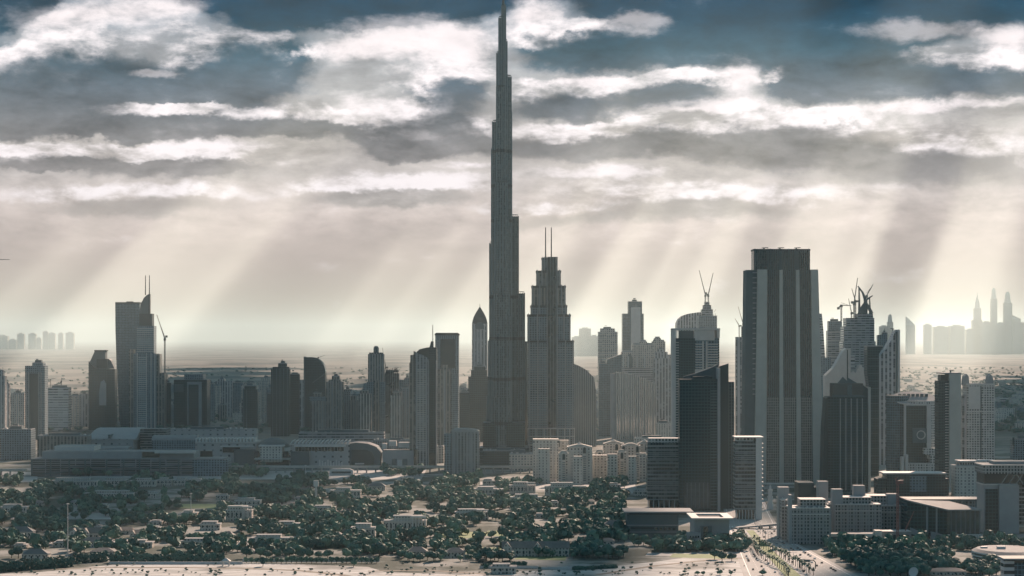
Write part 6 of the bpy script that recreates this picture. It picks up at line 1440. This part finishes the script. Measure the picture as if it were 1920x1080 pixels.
# hedges
def hedge(label, a, ya, b_, yb, h, w=7.0):
    p, q = Vector(pix(a, ya)), Vector(pix(b_, yb)); L = (q-p).length; nq = int(L*26); rng = np.random.default_rng(abs(int(a))+1)
    o = tag(empty('hedge', (p.x, p.y, 0)), label, 'hedge'); t = rng.uniform(0, 1, nq); u = rng.uniform(0, 2*math.pi, nq)
    hh = h*(.86+.14*np.sin(t*L/7.0)*np.sin(t*L/3.1))
    c = np.stack([(q.x-p.x)*t-(q.y-p.y)/L*np.cos(u)*w/2, (q.y-p.y)*t+(q.x-p.x)/L*np.cos(u)*w/2, hh*np.clip(.5+.62*np.sin(u), .02, 1)], 1)
    nrm = np.stack([-np.cos(u)*(q.y-p.y)/L, np.cos(u)*(q.x-p.x)/L, np.sin(u)], 1)+rng.normal(size=(nq, 3))*.4; nrm /= np.linalg.norm(nrm, axis=1, keepdims=True)
    e = np.cross(nrm, rng.normal(size=(nq, 3))); e /= np.linalg.norm(e, axis=1, keepdims=True); f = np.cross(nrm, e); s = rng.uniform(.7, 1.3, (nq, 1))
    m_ = bpy.data.objects.new('foliage', quads_mesh('foliage', np.stack([c-e*s-f*s*.7, c+e*s*.8-f*s, c+e*s+f*s, c-e*s+f*s*.8], 1), LEAF[0])); C.objects.link(m_); m_.parent = o
hedge('tall dark clipped hedge at the lower left corner', -14, 1074, 136, 1062, 11); hedge('short tall hedge piece right of the corner hedge', 140, 1056, 200, 1052, 10, 9)
hedge('long dark hedge along the sand, lower left', 206, 1055, 420, 1052, 8.5); hedge('dark continuous hedge behind the row of small trees', 475, 1033, 690, 1024, 9); hedge('low dark hedge right of ranch lawn', 905, 1066, 985, 1060, 4, 6); hedge('low clipped hedge strip along the dirt field', 1075, 1069, 1155, 1065, 3, 4); hedge('grey green verge hedge before the museum building', 1225, 1036, 1390, 1026, 3, 4)
# woods
def taken(x, y):
    for a, b_, c_, d_ in HOUSES:
        if a < x < b_ and c_ < y < d_: return True
    return False
LAWNZ = [(-98, 20, 2140, 2400-70), (-55, 100, 2210, 2330), (-370, -300, 2950, 3080), (-90, -20, 2500, 2570)]
PATCH = [(r.uniform(-20, 1200), r.uniform(898, 1046), r.uniform(14, 60), r.uniform(3, 8)) for _ in range(120)]
def clear(px, py):
    for a, b_, c_, d_ in PATCH:
        if ((px-a)/c_)**2+((py-b_)/d_)**2 < 1: return True
    n = math.sin(px*.043+py*.11)+math.sin(px*.021-py*.17+1.7)+math.sin(px*.11+py*.05)*.6
    if 870 < px < 945 and 1024 < py < 1041: return True
    if 965 < px < 1062 and 1036 < py < 1054: return True
    if 335 < px < 425 and 944 < py < 957: return True
    if px < 250 and 961 < py < 975: return r.random() < .93
    if 812 < px < 960 and 995 < py < 1010: return r.random() < .7
    if py < 906: return n > -1.2 or r.random() < .6
    if py < 930 and (px < 430 or 880 < px < 1110): return n > -.5 or r.random() < .4
    if px < 300 and 975 < py < 1050: return n > .1 or r.random() < .25
    return n > .8
cand = []
for _ in range(42000):
    py = HY+950300/ r.uniform(2255, 3760); px = r.uniform(-40, 1235) if py < 1010 else r.uniform(-40, 1235)
    cand.append((px, py))
for _ in range(3000): cand.append((r.uniform(1500, 1960), r.uniform(1014, 1082)))
for _ in range(1500): cand.append((r.uniform(1180, 1400), r.uniform(1009, 1036)))
grid = {}; trees = []
for px, py in cand:
    d = dist(py); x = X(px, d)
    if px < 1240 and py > 1048 and not (700 < px < 960): continue
    if 700 < px < 960 and py > 1079: continue
    if px < 200 and py > 1050: continue
    if px >= 1480 and x < (326 if py > 1045 else 322 + (1045-py)*.5): continue
    if px > 1780 and py > 1022 and py < 1072 and px < 1960 and math.hypot((x-X(1880, dist(1064)))/70, (d-dist(1064)-78)/90) < 1: continue
    if px > 1870 and py > 1030: continue
    if 1480 < px and py < 1022 and d > 2420: continue
    if 1172 < px < 1420 and (d > 2420 or py > 1036): 
        if px < 1380 and py < 1022 or py > 1038 or px > 1395: continue
    if clear(px, py) and px < 1240: continue
    if taken(x, d): continue
    sz = r.choice((.8, .95, 1.05, 1.15, 1.25, 1.4)) * (1.15 if r.random() < .08 else 1)
    key = (int(x//9), int(d//9)); ok = True
    for i in (-1, 0, 1):
        for j in (-1, 0, 1):
            for (qx, qy) in grid.get((key[0]+i, key[1]+j), ()):
                if (qx-x)**2+(qy-d)**2 < (7.6*sz)**2: ok = False
    if not ok: continue
    grid.setdefault(key, []).append((x, d)); trees.append((x, d, sz, px, py))
trees.sort(key=lambda t: t[1])
near = trees[:300-NIND]; rest = trees[300-NIND:]
for (x, d, sz, px, py) in near:
    k = r.choice((0, 1, 2, 3, 4, 4, 0, 1, 6)); 
    if px > 1400: lab, g_ = 'leafy tree in the dense grove below the stone offices and gallery', 'grove below the stone offices'
    elif px > 1160: lab, g_ = 'dark tree in the belt before the museum building', 'trees before the museum building'
    elif px > 700: lab, g_ = 'round leafy tree among the bungalows near the ranch house', 'trees around the ranch house'
    else: lab, g_ = 'dark leafy tree behind the hedges at lower left', 'trees behind the lower left hedges'
    plant(PT[k], x, d, sz, lab, g_)
for o in PT:
    if id(o) not in first: first[id(o)] = 1; plant(o, *pix(60, 1047), .9, 'round leafy tree by the lower left corner hedge', None)
Q = [[], []]; TR = MB(); rng = np.random.default_rng(77)
VAR = [crown_arrays(np.random.default_rng(100+i), 130, 5.6, 4.2, 5.8, 7, 1.75) for i in range(10)]+[crown_arrays(np.random.default_rng(200+i), 130, 5.2, 5.2, 7.0, 7, 1.75) for i in range(5)]
for (x, d, sz, px, py) in rest:
    v = VAR[rng.integers(0, len(VAR))]; a = rng.uniform(0, 6.28); c_, s_ = math.cos(a), math.sin(a); S = sz*np.array([rng.uniform(.9, 1.15), rng.uniform(.9, 1.15), rng.uniform(.8, 1.2)])
    q = v*S; q = np.stack([q[..., 0]*c_-q[..., 1]*s_+x, q[..., 0]*s_+q[..., 1]*c_+d, q[..., 2]], -1); Q[0 if rng.random() < .6 else 1].append(q)
    TR.prism(circ(x, d, .4, 5), 0, 3.2)
nq0 = sum(len(a) for a in Q[0])
allq = np.concatenate(Q[0]+Q[1]); me = quads_mesh('woodland', allq, LEAF[0]); me.materials.append(LEAF[1]); me.polygons.foreach_set('material_index', np.where(np.arange(len(me.polygons)) < nq0, 0, 1).astype(np.int32))
wl = bpy.data.objects.new('woodland', me); C.objects.link(wl); tag(wl, 'woods of round trees spreading between villas up to the mall', 'woods', None, 'stuff')
tk = TR.build('trunks', [BARK, BARK], wl); tk['kind'] = 'stuff'
# low scrub on the sandy field
qs = []
for _ in range(260):
    px, py = r.uniform(-20, 1400), r.choice([r.uniform(1056, 1082), r.uniform(1068, 1080)]); x, d = pix(px, py); s_ = r.uniform(.08, .30); v = VAR[rng.integers(0, len(VAR))][::3]; qs.append(v*np.array([s_*1.5, s_*1.5, s_])+np.array([x, d, 0]))
o = bpy.data.objects.new('scrub', quads_mesh('scrub', np.concatenate(qs), LEAF[0])); C.objects.link(o); tag(o, 'low dry scrub dotted over the sandy field at the bottom edge', 'scrub', None, 'stuff')
# scrub and street trees of the low hazy district
qs = []
for _ in range(2600):
    py = r.uniform(690, 815); d = dist(py); px = r.uniform(-30, 1240) if r.random() < .6 else r.uniform(1660, 1950); x = X(px, d)
    v = VAR[rng.integers(0, len(VAR))][::4]; s_ = r.uniform(.8, 1.7); qs.append(v*np.array([s_*1.5, s_*1.5, s_*.8])*1.0+np.array([x, d, 0]))
o = bpy.data.objects.new('scrub', quads_mesh('scrub', np.concatenate(qs), LEAF[0])); C.objects.link(o); tag(o, 'dark scrub and street trees over the hazy plain', 'scrub', None, 'stuff')
print('trees', len(trees), 'quads', len(allq))

# ------------------------------------------------------------------ haze: one closed box of even air
hm = bpy.data.materials.new('haze'); hm.use_nodes = True; ht = hm.node_tree; ht.nodes.clear(); t = NT(ht)
pv = t.node('ShaderNodeVolumePrincipled'); pv.inputs['Color'].default_value = (.59, .76, .785, 1); pv.inputs['Density'].default_value = HAZE; pv.inputs['Anisotropy'].default_value = .45
oo = t.node('ShaderNodeOutputMaterial'); ht.links.new(pv.outputs[0], oo.inputs['Volume'])
mb = MB(); mb.box(-45000, 45000, -1200, 120000, -1.0, 850.0); tag(mb.build('haze', [hm, hm]), kind='stuff')
